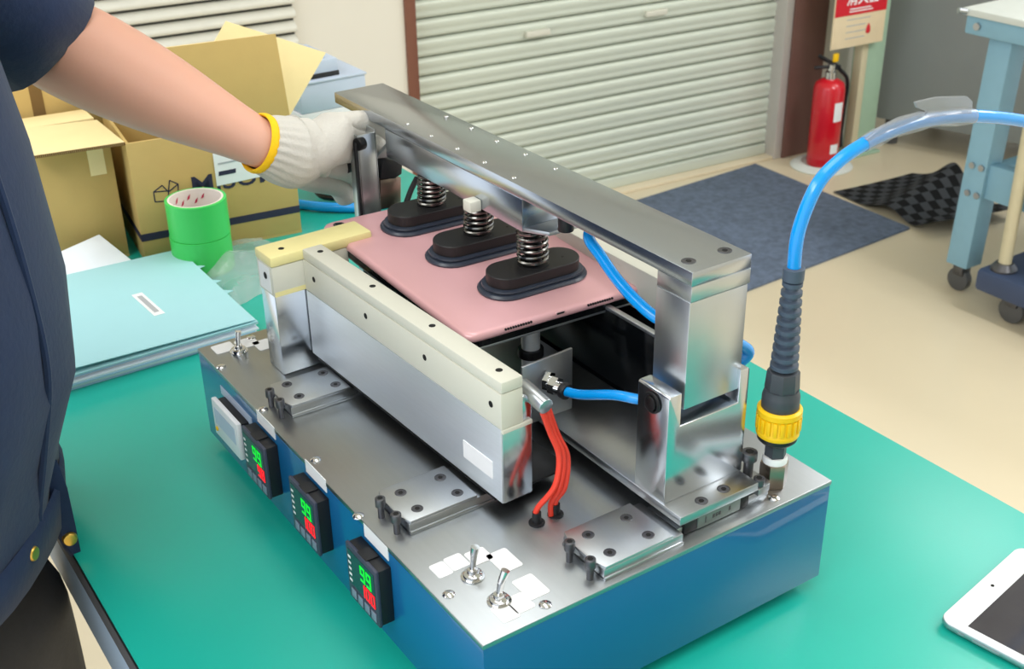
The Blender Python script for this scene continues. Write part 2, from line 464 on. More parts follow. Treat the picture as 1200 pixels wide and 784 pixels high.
# pale green post with the fire sign
gp = P(1004, 178, 'z', ZF)
post = thing('sign_post', gp, 'pale green steel post behind the fire extinguisher carrying the red sign', 'post')
MB().box(-0.05, 0.05, -0.03, 0.03, 0, 1.0, 0.004).xf(Matrix.Translation(gp) @ Matrix.Rotation(WA, 4, 'Z')).build('column', 'post_green', post)
MB().box(-0.075, -0.045, -0.040, 0.0, 0, 1.0, 0.003).xf(Matrix.Translation(gp) @ Matrix.Rotation(WA, 4, 'Z')).build('conduit', 'beige_metal', post)
MB().box(-0.08, 0.07, -0.05, 0.05, 0, 0.010, 0.002).xf(Matrix.Translation(gp) @ Matrix.Rotation(WA, 4, 'Z')).build('base_plate', 'post_green', post)
yS = gp.y - 0.06
s00 = P(976, 50, 'y', yS); s10 = P(1030, 57, 'y', yS); s01 = P(983, 0, 'y', yS); hs = s01.z - s00.z
wS = (s10 - s00).xy.length
MS = Matrix.Translation((s00 + s10) / 2) @ Matrix.Rotation(WA, 4, 'Z')
sg = thing('fire_sign', (s00 + s10) / 2, 'red and cream fire extinguisher sign mounted on the green post', 'sign')
split = 0.55 * hs
MB().box(-wS / 2, wS / 2, -0.003, 0.003, 0, hs + 0.02 + 0.22, 0.001).xf(MS).build('board', 'sign_cream', sg)
MB().box(-wS / 2 + 0.002, wS / 2 - 0.002, -0.0045, -0.003, hs * 0.78, hs + 0.235).xf(MS).build('red_panel', 'sign_red', sg)
Rx = Matrix.Rotation(math.radians(90), 4, 'X')
text_mesh('消火器', 0.052, MS @ Matrix.Translation((0.004, -0.0048, hs * 0.78 + 0.055)) @ Rx, 'white_label', 'lettering', sg, 0.001)
for k in range(2):
    MB().box(-0.055, 0.055 - 0.01 * k, -0.005, -0.0045, hs * 0.78 + 0.010 + 0.009 * k, hs * 0.78 + 0.014 + 0.009 * k).xf(MS).build('text_line', 'white_label', sg)
for k in range(4):
    MB().box(-0.062, 0.05 - 0.02 * (k % 2), -0.0036, -0.003, hs * (0.66 - 0.15 * k), hs * (0.66 - 0.15 * k) + 0.003).xf(MS).build('text_line', 'grey_print', sg)
fl = MB().lathe([(0.0, 0.0), (0.010, 0.004), (0.012, 0.014), (0.008, 0.026), (0.002, 0.036), (0.0, 0.038)], (0, 0, 0), 12)
fl.xf(MS @ Matrix.Translation((0.045, -0.003, hs * 0.26)) @ Matrix.Diagonal((1, 0.12, 1, 1))).build('flame_mark', 'sign_red', sg)

# tall grey cabinet on feet behind the bench
g0 = P(1026, 138, 'z', ZF + 0.10); gd = Vector((0.30, -0.95, 0)).normalized(); gn = Vector((0.95, 0.30, 0)).normalized()
MG = Matrix(((gd.x, gn.x, 0, g0.x), (gd.y, gn.y, 0, g0.y), (0, 0, 1, ZF), (0, 0, 0, 1)))
cb = thing('steel_cabinet', g0 - Vector((0, 0, 0.10)), 'tall plain grey steel cabinet on short feet behind the light blue workbench', 'cabinet')
MB().box(0, 1.25, 0, 0.6, 0.10, 2.2, 0.006).xf(MG).build('body', 'cab_grey', cb)
MB().box(0.45, 0.454, -0.003, 0.0, 0.12, 2.18).xf(MG).build('panel_seam', 'caster_grey', cb)
for x in (0.05, 1.2):
    for y in (0.05, 0.55):
        MB().cyl(MG @ Vector((x, y, 0)), MG @ Vector((x, y, 0.101)), 0.028, n=14).build('foot', 'caster_grey', cb)

# light blue workbench on casters
lb = P(1136, 311, 'z', ZF + 0.085)
bx, by = lb.x, lb.y
wbn = thing('steel_workbench', (bx, by, ZF), 'light blue steel workbench on casters with a pale top', 'workbench')
TOPZ = ZF + 0.80
for x in (bx, bx + 0.62):
    for y in (by, by - 1.05):
        lean = -0.02 if y == by else 0.02
        lg = MB(); 
        lg.prism([(x - .035, y - .035 - lean, ZF + .085), (x + .035, y - .035 - lean, ZF + .085), (x + .035, y + .035 - lean, ZF + .085), (x - .035, y + .035 - lean, ZF + .085)], (0, lean, 0.80 - 0.085 - 0.055), 0.004)
        lg.build('leg', 'bench_blue', wbn)
        w = MB().cyl((x - .012, y + .005 - lean, ZF + .035), (x + .012, y + .005 - lean, ZF + .035), 0.035, n=20, bev=.004).build('caster_wheel', 'caster_grey', wbn)
        MB().box(x - .02, x + .02, y - .015 - lean, y + .02 - lean, ZF + .05, ZF + .087, .004).build('caster_fork', 'screw', wbn)
for x in (bx, bx + 0.62):
    MB().box(x - .02, x + .02, by - 1.05, by + .02, ZF + 0.30, ZF + 0.40, 0.004).build('side_rail', 'bench_blue', wbn)
MB().box(bx, bx + .62, by - 0.04, by + 0.0, ZF + 0.31, ZF + 0.39, 0.004).build('cross_rail', 'bench_blue', wbn)
MB().box(bx - .07, bx + .69, by - 1.15, by + .09, TOPZ - 0.055, TOPZ - 0.006, 0.006).build('top_frame', 'bench_blue', wbn)
MB().box(bx - .08, bx + .70, by - 1.16, by + .10, TOPZ - 0.006, TOPZ + 0.012, 0.003).build('top_board', 'bench_top', wbn)
for k, (yy, zz) in enumerate(((by - 0.01, .31), (by - 0.01, .39), (by + .02, .31), (by + .02, .39))):
    MB().cyl((bx - .036, yy, ZF + zz), (bx - .042, yy, ZF + zz), 0.009, n=10).build('bolt', 'steel', wbn)
MB().cyl((bx - .070, by + .05, TOPZ - 0.03), (bx - .078, by + .05, TOPZ - 0.03), 0.010, n=10).build('bolt', 'steel', wbn)
MB().cyl((bx - .08, by + .085, TOPZ + 0.004), (bx - .10, by + .095, TOPZ + 0.008), 0.008, n=10).build('knob', 'steel', wbn)

# beige trolley in front of the bench
t0 = P(1176, 316, 'z', ZF + 0.14)
tx, ty = t0.x, t0.y
tl = thing('hand_trolley', (tx + .1, ty - .2, ZF), 'beige framed trolley with a dark blue base parked against the workbench', 'trolley')
MB().prism([(tx - .05, ty + .05, ZF + .075), (tx - .05, ty - .5, ZF + .075), (tx + .36, ty - .5, ZF + .075), (tx + .36, ty + .05, ZF + .075)], (0, 0, .065), .012).build('base', 'cart_blue', tl)
for (x, y) in ((tx, ty), (tx, ty - .42)):
    MB().tube([(x, y, ZF + .14), (x, y, ZF + .72), (x + .03, y, ZF + .80)], 0.018, 12).build('pole', 'beige_metal', tl)
    MB().lathe([(0.0, 0), (0.036, 0), (0.036, 0.006), (0.024, 0.022), (0.0, 0.022)], (x, y, ZF + .140), 16).build('socket', 'screw', tl)
MB().box(tx - .01, tx + .01, ty - .42, ty - .05, ZF + .28, ZF + .68, .006).build('side_panel', 'beige_metal', tl)
for (x, y) in ((tx + .0, ty - .05), (tx + .0, ty - .45), (tx + .3, ty - .05), (tx + .3, ty - .45)):
    MB().cyl((x - .012, y, ZF + .038), (x + .012, y, ZF + .038), 0.038, n=20, bev=.004).build('wheel', 'caster_grey', tl)
    MB().box(x - .018, x + .018, y - .02, y + .02, ZF + .05, ZF + .077, .004).build('wheel_fork', 'screw', tl)
wdn = MB().box(tx + .06, tx + .30, ty - .40, ty - .08, ZF + .140, ZF + .170, .003).build('wooden_board', 'wood')
tag(wdn, 'small wooden board lying on the dark blue trolley base', 'board')

# ================================================================ the machine
W, L, H = 0.3233, 0.5, 0.0932
mc = thing('vacuum_press', (W / 2, L / 2, ZT), 'blue bench machine with polished steel top, swing beam and three suction cups', 'machine')
hb = MB()
hb.box(0.0, W, 0.0, L, -H, -0.0042, 0.0012)
hb.build('housing', 'blue_paint', mc)
MB().box(-0.0004, W + 0.0004, -0.0004, L + 0.0004, -0.0042, 0.0, 0.0006).build('top_plate', 'plate', mc)
f0 = None
for x, y in ((0.035, 0.035), (W - 0.035, 0.035), (0.035, L - 0.035), (W - 0.035, L - 0.035)):
    if f0 is None: f0 = MB().cyl((x, y, ZT), (x, y, -H), 0.014, 0.016, 20).build('rubber_foot', 'black_plastic', mc)
    else: again(f0, (x, y, ZT), mc)

def seven(mb, ch, x, y0, z0, h):
    """seven segment digit on a panel facing -X; y falls to the reader's right"""
    w = h * 0.52; t = h * 0.13
    segs = {'0': 'abcdef', '1': 'bc', '9': 'abcfgd', '8': 'abcdefg'}[ch]
    R = dict(a=(0, w, h - t, h), g=(0, w, h / 2 - t / 2, h / 2 + t / 2), d=(0, w, 0, t), f=(0, t, h / 2, h), e=(0, t, 0, h / 2), b=(w - t, w, h / 2, h), c=(w - t, w, 0, h / 2))
    for s in segs:
        a0, a1, b0, b1 = R[s]
        mb.box(x - 0.0004, x, y0 - a1, y0 - a0, z0 + b0, z0 + b1)

DEP = 0.0135
for k, ((u0, v0), (u1, v1), green, red) in enumerate((((282.6, 499.8), (307.5, 525.6), '99', '98'), ((338, 560), (367, 588), '99', '100'), ((403.5, 632.8), (440, 672.7), '99', '100'))):
    A = P(u0, v0, 'x', -DEP); B_ = P(u1, v1, 'x', -DEP)
    yc = (A.y + B_.y) / 2; zt = (A.z + B_.z) / 2; y1, y0 = yc + 0.024, yc - 0.024; z1, z0 = zt, zt - 0.052
    c = MB().box(-DEP + 0.003, 0.0, y0 + .0008, y1 - .0008, z0 + .0008, z1 - .0008, 0.0008).build('temperature_controller', 'black_plastic', mc)
    MB().box(-DEP, -DEP + 0.0032, y0, y1, z0, z1, 0.0012).build('bezel', 'dark_bezel', c)
    MB().box(-DEP - .0004, -DEP, y0 + .003, y1 - .004, z0 + .016, z1 - .004).build('display', 'screen_dark', c)
    MB().box(-DEP + 0.001, -0.002, yc - .008, yc + .006, z1 - .0009, z1 + .0006).build('latch_tab', 'black_plastic', c)
    d = MB()
    for i, ch in enumerate(green): seven(d, ch, -DEP - .0004, y0 + .0245 - i * .0095, z0 + .030, .014)
    d.build('green_digits', 'green_digit', c)
    d = MB()
    n = len(red)
    for i, ch in enumerate(red): seven(d, ch, -DEP - .0004, y0 + .0075 * n + .0025 - i * .0078, z0 + .0165, .0115)
    d.build('red_digits', 'red_digit', c)
    bt = None
    for i in range(4):
        yy = y1 - .006 - i * .0105
        if bt is None: bt = MB().box(-DEP - .0010, -DEP, yy - .0075, yy, z0 + .004, z0 + .012, .0004).build('button', 'button_grey', c); b0 = WORLD[bt].copy(); y00 = yy
        else: again(bt, b0 + Vector((0, yy - y00, 0)), c)
    for i in range(5):
        MB().box(-DEP - .0006, -DEP - .0003, y1 - .0085, y1 - .0045, z0 + .0185 + i * .0055, z0 + .0205 + i * .0055).build('indicator', 'white_label', c)
    # white sticker above it
    MB().box(-0.0006, 0.0, yc - .021, yc + .016, zt + .0035 - .0, zt + .0155).build('sticker', 'white_label', mc)
# timer / counter unit at the far end
A = P(248.6, 470, 'x', -0.012); B_ = P(277, 493, 'x', -0.012)
ty1, ty0 = A.y, B_.y; tz1 = (A.z + B_.z) / 2
tu = MB().box(-0.008, 0.0, ty0 + .002, ty1 - .002, tz1 - .036, tz1 - .002, .001).build('counter_unit', 'black_plastic', mc)
MB().box(-0.013, -0.008, ty0, ty1, tz1 - .038, tz1, .0012).build('bezel', 'white_plastic', tu)
MB().box(-0.0134, -0.013, ty0 + .006, ty1 - .006, tz1 - .024, tz1 - .007).build('display', 'lilac', tu)
MB().cyl((-0.0142, ty1 - .007, tz1 - .030), (-0.013, ty1 - .007, tz1 - .030), 0.0022, n=10).build('button', 'yellow', tu)
MB().box(-0.0005, 0, ty0 - .006, ty1 + .006, tz1 - .003, tz1 + .006).build('sticker', 'lilac', mc)

# ---- toggle switches with their stickers
def toggle(u, v, tilt):
    c = P(u, v, 'z', 0.0)
    t = MB().lathe([(0.0, 0.0), (0.0085, 0.0), (0.0085, 0.0012), (0.0068, 0.0014), (0.0068, 0.0034), (0.0056, 0.0040), (0.0040, 0.0042), (0.0038, 0.0070), (0.0, 0.0075)], c, 24)
    o = t.build('toggle_switch', 'chrome', mc)
    top = c + Vector(tilt)
    MB().tube([c + Vector((0, 0, .005)), c + Vector((0, 0, .007)) + Vector(tilt) * .35, top], 0.0025, 12, 4, lambda q: 0.0019 + 0.0012 * q).build('lever', 'chrome', o)
    return o
toggle(554, 676, (0.002, -0.0015, 0.026)); toggle(585, 705, (0.005, -0.001, 0.025)); toggle(280, 412, (0.002, 0.0, 0.021))
def sticker(px, name='sticker'):
    pts = [P(u, v, 'z', 0.0) for u, v in px]
    MB().prism(pts, (0, 0, 0.0005), 0.0).build(name, 'white_label', mc)
def sq(cx, cy, w, h):
    """rounded sticker on the top plate, world metres"""
    pts = [Vector((cx - w / 2 + a, cy - h / 2 + b_, 0)) for a, b_ in rrect(w, h, 0.002, 3)]
    MB().prism(pts, (0, 0, 0.0005)).build('sticker', 'white_label', mc)
for u, v, w, h in ((517, 668, .012, .016), (535, 659, .014, .016), (561, 652, .016, .016), (591, 657, .017, .024), (622, 688, .017, .024), (609, 707, .015, .018), (592, 718, .014, .018)):
    c = P(u, v, 'z', 0); sq(c.x, c.y, w, h)
for u, v, w, h in ((262, 408, .020, .018), (289, 402, .020, .018), (309, 404, .016, .020)):
    c = P(u, v, 'z', 0); sq(c.x, c.y, w, h)
ps = None
for u, v in ((526, 697), (639, 709), (420, 605), (370, 539), (259, 430), (308, 480), (294, 396), (907, 584)):
    c = P(u, v, 'z', 0)
    if ps is None: ps = MB().lathe([(0.0, 0.0), (0.0046, 0.0), (0.0044, 0.0008), (0.0030, 0.0018), (0.0, 0.0021)], c, 16).build('pan_screw', 'chrome', mc)
    else: again(ps, c, mc)

# ---- screws
def cap_screw(c, parent, r=0.0046, h=0.0006):
    """countersunk socket screw seen flush in a plate: bright rim, dark head, black socket"""
    o = MB().lathe([(0.0, 0.0), (r, 0.0), (r, h * .6), (r * .93, h), (r * .80, h), (r * .78, h * .45), (0.0, h * .45)], c, 20).build('socket_screw', 'screw', parent)
    s = MB().cyl(Vector(c) + Vector((0, 0, h * .45)), Vector(c) + Vector((0, 0, h * .9)), r * .42, n=6).build('hex_socket', 'black_hole', o if parent is mc else parent)
    return o
def stand_screw(c, z1, r=0.0040, shaft=0.0025):
    """socket bolt screwed in upright as an end stop"""
    c = Vector(c); z0 = c.z
    o = MB().cyl(c, Vector((c.x, c.y, z1 - 0.004)), shaft, n=16).cyl((c.x, c.y, z1 - 0.0075), (c.x, c.y, z1), r, n=20, bev=.0005).build('stop_bolt', 'screw', mc)
    MB().cyl((c.x, c.y, z1 - .0001), (c.x, c.y, z1 + .0002), r * .55, n=6).build('hex_socket', 'black_hole', o)

# ---- rail end stops with their covers
def stop_unit(x0, y0, x1, y1, holes, bolts, ext=.03):
    r = MB().box(x0 + .001, x1 + ext, y0 + .0005, y1 - .0005, 0.0, 0.0092, .0008)
    r.box(x0 + .001, x1 + ext, y0 - .0008, y1 + .0008, 0.0, 0.0030, .0006)
    r.build('rail', 'steel', mc)
    p = MB().prism([(x0 + .002, y0, .0096), (x1, y0, .0096), (x1, y1, .0096), (x0 + .002, y1, .0096), (x0 - .0015, y1 - .010, .0096), (x0 - .0015, y0 + .010, .0096)], (0, 0, .0024), .0004).build('cover_plate', 'satin', mc)
    for fx, fy in holes: cap_screw((x0 + fx, y0 + fy, 0.012), p)
    for fy in bolts: stand_screw((x0 - .0055, y0 + fy, 0.0), 0.0175)
HL = ((.014, .011), (.014, .036), (.049, .011), (.049, .036))
stop_unit(.019, .129, .079, .1775, HL, (.008, .032))
stop_unit(.0185, .331, .0765, .376, HL, (.007, .028))
stop_unit(.103, .0055, .166, .0545, HL, (.008, .032), .010)

# ---- left heater slide (slightly askew on its rails)
MLH = Matrix.Translation((.0868, .1045, 0)) @ Matrix.Rotation(math.radians(2.1), 4, 'Z')
LL = 0.298
MB().box(-.0010, 0.0, .0006, LL, .0150, .0788, .0003).xf(MLH).build('heater_skin', 'brushed', mc)
hb_ = MB().box(0, .0265, 0, LL, .0146, .0790, .0008).xf(MLH).build('heater_side_plate', 'polished', mc)
MB().box(.0185, .0265, .0005, LL, .0790, .1000, .0006).xf(MLH).build('heater_inner_plate', 'polished', mc)
MB().box(-.0012, .0185, -.0006, LL + .001, .0790, .1085, .0012).xf(MLH).build('insulator_bar', 'cream', mc)
MB().box(-.0006, .0185, -.0006, LL + .001, .1087, .1180, .0012).xf(MLH).build('insulator_cap', 'cream', mc)
MB().box(-.0006, .0262, -.0012, .0040, .0755, .0790, .0006).xf(MLH).build('insulator_lip', 'cream', mc)
for yy in (.012, .100, .190, .280):
    c = MLH @ Vector((-.0012, yy, .0955)); d = MLH.to_3x3() @ Vector((-1, 0, 0))
    MB().cyl(c - d * .003, c + d * .0002, .0026, n=16).build('screw_hole', 'black_hole', mc)
    c = MLH @ Vector((.0095, yy + .004, .118))
    MB().cyl(c - Vector((0, 0, .003)), c + Vector((0, 0, .0002)), .0027, n=16).build('screw_hole', 'black_hole', mc)
MB().box(-.0010, .070, .01, LL - .01, .0125, .0146, .0004).xf(MLH).build('slide_base', 'black_metal', mc)
for yy in (.026, .227):
    MB().box(.003, .06, yy, yy + .046, .0, .0125, .001).xf(MLH).build('slide_carriage', 'black_plastic', mc)
sticky = MB().box(-.0016, -.0010, .012, .050, .031, .046).xf(MLH).build('sticker', 'white_label', mc)
# cartridge heater pin and red leads
a = P(618, 457, 'y', .112); bq = P(640, 477, 'y', .090)
MB().cyl(a + (a - bq) * .3, bq, .0062, n=24, bev=.0007).build('cartridge_heater', 'steel', mc)
st = bq + Vector((-.001, .004, -.004))
hole = P(629, 613, 'z', 0.0); hole2 = P(651, 603, 'z', 0.0)
for k, (dx, dy, hh) in enumerate(((0, 0, hole), (.004, .001, hole2 + Vector((-.004, 0, 0))), (.007, .003, hole2))):
    s_ = st + Vector((dx, dy, 0))
    mid = P(655 + 5 * k, 535, 'y', s_.y - .004); low = P(650 + 6 * k, 570, 'y', s_.y - .010)
    MB().tube([s_, P(645 + 4 * k, 508, 'y', s_.y), mid, low, hh + Vector((0, 0, .012)), hh + Vector((0, 0, -.002))], .0022, 10).build('red_lead', 'red_tube', mc)
for hh in (hole, hole2):
    MB().lathe([(0, 0), (.0062, 0), (.0062, .0012), (.0036, .0014), (.0034, .010), (0, .010)], hh, 18).build('grommet', 'black_plastic', mc)

# ---- cross member at the far end of the slide
MC = Matrix.Translation((.0455, .4035, 0)) @ Matrix.Rotation(math.radians(1.5), 4, 'Z')
MB().box(0, .075, 0, .029, .0004, .0790, .0008).xf(MC).build('cross_plate', 'polished', mc)
MB().box(-.0008, .075, -.0008, .030, .0790, .1075, .001).xf(MC).build('cross_insulator', 'cream', mc)
MB().box(-.0016, .100, -.0016, .031, .1075, .1175, .0022).xf(MC).build('cross_cap', 'cream_yellow', mc)
MB().box(.0, .072, -.0009, .0, .0790, .0835).xf(MC).build('insulation_strip', 'cream_yellow', mc)
MB().box(-.0012, -.0008, .004, .026, .0815, .1060).xf(MC).build('side_reflection', 'white_label', mc)  # white sheet, the end face's bright reflection put into its colour
c = MC @ Vector((-.0012, .013, .096)); MB().cyl(c, c + Vector((-.0004, 0, 0)), .0032, n=16).build('screw_hole', 'black_hole', mc)
c = MC @ Vector((.016, .012, .1175)); MB().cyl(c - Vector((0, 0, .002)), c + Vector((0, 0, .0002)), .0027, n=16).build('screw_hole', 'black_hole', mc)

# ---- right slide: base plate, carriage on its rail, dark inner wall, far heater
MB().box(.1765, .2535, .0105, .445, .0125, .0200, .0006).build('slide_plate', 'steel', mc)
for yy in (.013, .35):
    MB().box(.178, .2700, yy + .002, yy + .036, 0.0, .0065, .0006).build('rail', 'steel', mc)
    cg = MB().box(.1955, .238, yy - .001, yy + .040, .0006, .0124, .0008).build('carriage', 'carriage_grey', mc)
    for xa, xb in ((.183, .1955), (.238, .247)):
        MB().box(xa, xb, yy - .0005, yy + .0395, .0006, .0122, .0008).build('end_cap', 'black_plastic', cg)
    if yy < .1:
        MB().box(.2025, .2035, yy - .0013, yy - .0009, .004, .0095).build('marking', 'screw', cg)
        for k in range(3): MB().box(.210 + .003 * k, .2118 + .003 * k, yy - .0013, yy - .0009, .0055, .0085).build('marking', 'screw', cg)
        MB().box(.226, .2275, yy - .0013, yy - .0009, .0055, .009).build('marking', 'screw', cg)
MB().prism([(.2545, .0105, .0066), (.2675, .0120, .0066), (.2705, .0155, .0066), (.2705, .048, .0066), (.2545, .048, .0066)], (0, 0, .006), .0004).build('cover_plate', 'steel', mc)
for u, v in ((822, 587), (848, 573)):
    cap_screw(P(u, v, 'z', .020), mc, .0050)
stand_screw(P(876, 557, 'z', .0126), .0345, .0062, .0038)
stand_screw(P(889, 568, 'z', .0126), .0190, .0044, .0028)
MB().box(.2555, .2600, .092, .44, .0004, .0880, .0006).build('inner_wall', 'black_gloss', mc)
MB().box(.2550, .2606, .090, .442, .0880, .0910, .0005).build('wall_edge', 'satin', mc)
MB().box(.2880, .3120, .112, .415, .0004, .0790, .0008).build('heater_side_plate', 'polished', mc)
MB().box(.2872, .3150, .110, .417, .0790, .1180, .0012).build('insulator_bar', 'cream', mc)

# ---- clevis that carries the swing arm
U_ = [(.1775, .0201), (.2545, .0201), (.2545, .1085), (.2530, .1100), (.2453, .1100), (.2453, .0830), (.1893, .0830), (.1893, .1100), (.1790, .1100), (.1775, .1085)]
MB().prism([(x, .0300, z) for x, z in U_], (0, .0340, 0), .0008).build('clevis_block', 'polished', mc)
sc = Vector((.1775, .0465, .0990))
MB().cyl(sc + Vector((.01, 0, 0)), sc + Vector((-.0035, 0, 0)), .0055, n=28, bev=.0006).build('pivot_shaft', 'black_metal', mc)
rg = MB()
rr = []
for k in range(25):
    a = math.radians(40 + 290 * k / 24); cc = sc + Vector((-.0016, .0072 * math.cos(a), .0072 * math.sin(a)))
    rr.append(cc)
rg.tube(rr, .0012, 8, 0).build('snap_ring', 'black_metal', mc)

# ---- swing arm: post, spacer, beam, cup bar
BX0, BX1 = .1957, .2505
ps_ = MB().box(BX0 - .0006, BX1 - .0016, .0336, .0690, .0925, .1770, .0006).build('arm_post', 'aluminium', mc)
MB().box(BX0, BX1, .0334, .0692, .1772, .1889, .0005).build('post_spacer', 'aluminium', mc)
bm_ = MB().box(BX0, BX1, .0336, .5650, .1890, .1997, .0005).build('swing_beam', 'beam_steel', mc)
for u, v in ((807, 306), (849.5, 293.5)): cap_screw(P(u, v, 'z', .1997), bm_, .0052, .0005)
pin = None
for u, v in ((477, 145), (505, 159), (535.5, 174), (567.5, 190), (602, 208), (522.7, 136.5), (552, 150), (582, 165), (615.5, 180.5), (650.7, 197.3)):
    c = P(u, v, 'z', .1997)
    if pin is None: pin = MB().lathe([(0, 0), (.0022, 0), (.0018, .0006), (0, .0009)], c, 12).build('pin', 'chrome', bm_)
    else: again(pin, c, bm_)
MB().box(BX0 - .0004, BX1, .2350, .4620, .1612, .1889, .0005).build('cup_bar', 'beam_steel', mc)
MB().prism([(BX0, .2350, .1612), (BX1, .2350, .1612), (BX1, .2150, .1612), (BX0 + .012, .2150, .1612)], (0, 0, .0035), .0004).build('cup_bracket', 'satin', mc)
kb = P(556, 242, 'x', BX0 - .004)
MB().box(BX0 - .012, BX0 - .0006, kb.y - .006, kb.y + .006, kb.z - .003, kb.z + .007, .0012).build('sensor_block', 'cream', mc)
TILT = math.atan(0.0557)
def tabz(y): return 0.1004 + (y - 0.2050) * 0.0557
for k, (cx, cy) in enumerate(((.2195, .256), (.2130, .331), (.2095, .406))):
    zb_ = tabz(cy)
    MT = Matrix.Translation((cx, cy, zb_)) @ Matrix.Rotation(math.atan(0.0557), 4, 'X') @ Matrix.Rotation(math.radians(-2), 4, 'Z')
    rings_ = [stadium(0, 0, z, Lh, Wh) for Lh, Wh, z in ((.094, .038, 0.0), (.102, .046, .0002), (.103, .047, .0018), (.100, .044, .0036), (.094, .039, .0040), (.096, .041, .0052), (.095, .040, .0066), (.088, .034, .0072))]
    cup = MB().rings([[MT @ p for p in r] for r in rings_]).build('suction_cup', 'rubber', mc)
    rings_ = [stadium(0, 0, z, Lh, Wh) for Lh, Wh, z in ((.087, .0335, .0068), (.088, .0345, .0075), (.088, .0345, .0165), (.087, .0335, .0172))]
    MB().rings([[MT @ p for p in r] for r in rings_]).build('cup_holder', 'cup_black', cup)
    c = MT @ Vector((.028, -.003, .0172)); MB().cyl(c, c + Vector((0, 0, .0002)), .0012, n=10).build('holder_hole', 'black_hole', cup)
    base = MT @ Vector((0, 0, .0165)); top = Vector((cx + (BX0 + .022 - cx) * .3, cy + .0, .1616))
    pts = []
    turns = 7.5; N = int(turns * 20)
    for i in range(N + 1):
        q = i / N; a = 2 * math.pi * turns * q
        e = base.lerp(top, .03 + .94 * q)
        pts.append(e + Vector((.0122 * math.cos(a), .0122 * math.sin(a), 0)))
    MB().tube(pts, .00165, 7, 0).build('coil_spring', 'spring', mc)
    MB().cyl(base, top, .0075, n=16).build('guide_rod', 'black_metal', mc)
    MB().lathe([(0, 0), (.0135, 0), (.0135, .0016), (0, .0016)], base - Vector((0, 0, .0004)), 24).build('spring_seat', 'cup_black', mc)

# ---- work plate below the tablet with its rod, fitting plate and air lines
U0 = Vector((.1217, .2051, .1004)); EX = Vector((.1737, -.0084, 0)).normalized(); EY = Vector((-.0037, .2509, .0140)).normalized()
EZ = EX.cross(EY).normalized()
MTB = Matrix(((EX.x, EY.x, EZ.x, U0.x), (EX.y, EY.y, EZ.y, U0.y), (EX.z, EY.z, EZ.z, U0.z), (0, 0, 0, 1)))
MB().box(.002, .172, .0015, .249, -.0158, -.0136, .0004).xf(MTB).build('work_plate', 'satin', mc)
wz = (MTB @ Vector((.085, .03, -.0142))).z
rb = P(622, 408, 'y', .225)
MB().cyl((rb.x, .225, .0004), (rb.x, .225, (MTB @ Vector((.05, .02, -.0155))).z), .0080, n=24).build('support_rod', 'brushed', mc)
MB().cyl((rb.x, .225, .052), (rb.x, .225, .060), .0110, n=24, bev=.001).build('rod_collar', 'black_metal', mc)
MB().cyl((rb.x, .40, .0004), (rb.x, .40, (MTB @ Vector((.05, .195, -.0155))).z), .0080, n=24).build('support_rod', 'steel', mc)
yp = .178
q0 = P(612, 431, 'y', yp); q1 = P(671, 408, 'y', yp)
fp = MB().prism([(q0.x, yp, .0201), (q1.x, yp, .0201), (q1.x, yp, q1.z), (q0.x, yp, q0.z)], (0, .0025, 0), .0003).build('fitting_plate', 'satin', mc)
fc = P(640, 446, 'y', yp - .002)
for r0, a0, a1, nn in ((.0085, 0, .004, 6), (.0060, .004, .008, 20), (.0080, .008, .014, 6), (.0058, .014, .019, 20)):
    MB().cyl(fc + Vector((0, -a0, 0)), fc + Vector((.002, -a1, 0)), r0, n=nn).build('air_fitting', 'chrome', mc)
MB().cyl(fc + Vector((.002, -.019, 0)), fc + Vector((.003, -.025, 0)), .0068, n=20, bev=.001).build('fitting_collar', 'black_plastic', mc)
t0_ = fc + Vector((.002, -.022, 0))
MB().tube([t0_, t0_.lerp(P(720, 463, 'y', .098), .35) + Vector((0, 0, -.002)), P(720, 463, 'y', .098), P(749, 468, 'y', .078), (.205, .080, .078), (.235, .0735, .082)], .0040, 12).build('air_line', 'blue_tube', mc)
MB().tube([P(683, 262, 'y', .185) + Vector((.012, 0, 0)), P(690, 278, 'y', .178), P(704, 300, 'y', .160), P(722, 326, 'y', .138), P(745, 352, 'y', .112), P(772, 374, 'y', .090), (.232, .0745, .130), P(868, 404, 'y', .074), P(873, 420, 'y', .075), (.262, .085, .070)], .0046, 12).build('air_line', 'blue_tube', mc)
MB().cyl((.210, .196, .1895), (.210, .196, .1720), .0065, n=16, bev=.001).build('air_fitting', 'black_plastic', mc)

# ---- toggle latch at the far end
ly = .476
def LP(u, v, y=ly): return P(u, v, 'y', y)
zl1 = LP(430, 157).z; xl = LP(428, 200).x
lt = MB().box(xl - .006, xl + .014, ly, ly + .003, .0002, zl1, .0006)
lt.box(xl - .006, xl - .0042, ly, ly + .018, .0002, zl1, .0004); lt.box(xl + .0122, xl + .014, ly, ly + .018, .0002, zl1 + .003, .0004)
lt.build('latch_channel', 'aluminium', mc)
MB().box(xl - .0092, xl - .0062, ly - .001, ly + .003, .0002, zl1 - .006, .0004).build('latch_strip', 'black_plastic', mc)
pc = LP(424, 168); MB().cyl(pc + Vector((-.006, -.001, 0)), pc + Vector((.002, .001, 0)), .0062, n=20, bev=.001).build('latch_pin', 'black_metal', mc)
MB().prism([LP(449, 186), LP(472, 190), LP(471, 204), LP(462, 210), LP(446, 210)], (0, .014, 0), .001).build('latch_hook', 'black_plastic', mc)
MB().prism([LP(441, 186), LP(459, 166), LP(459, 184)], (0, .006, 0), .0004).build('latch_gusset', 'satin', mc)
MB().prism([LP(446, 211), LP(470, 208), LP(470, 240), LP(446, 246)], (0, .012, 0), .0006).build('latch_bracket', 'nickel', mc)
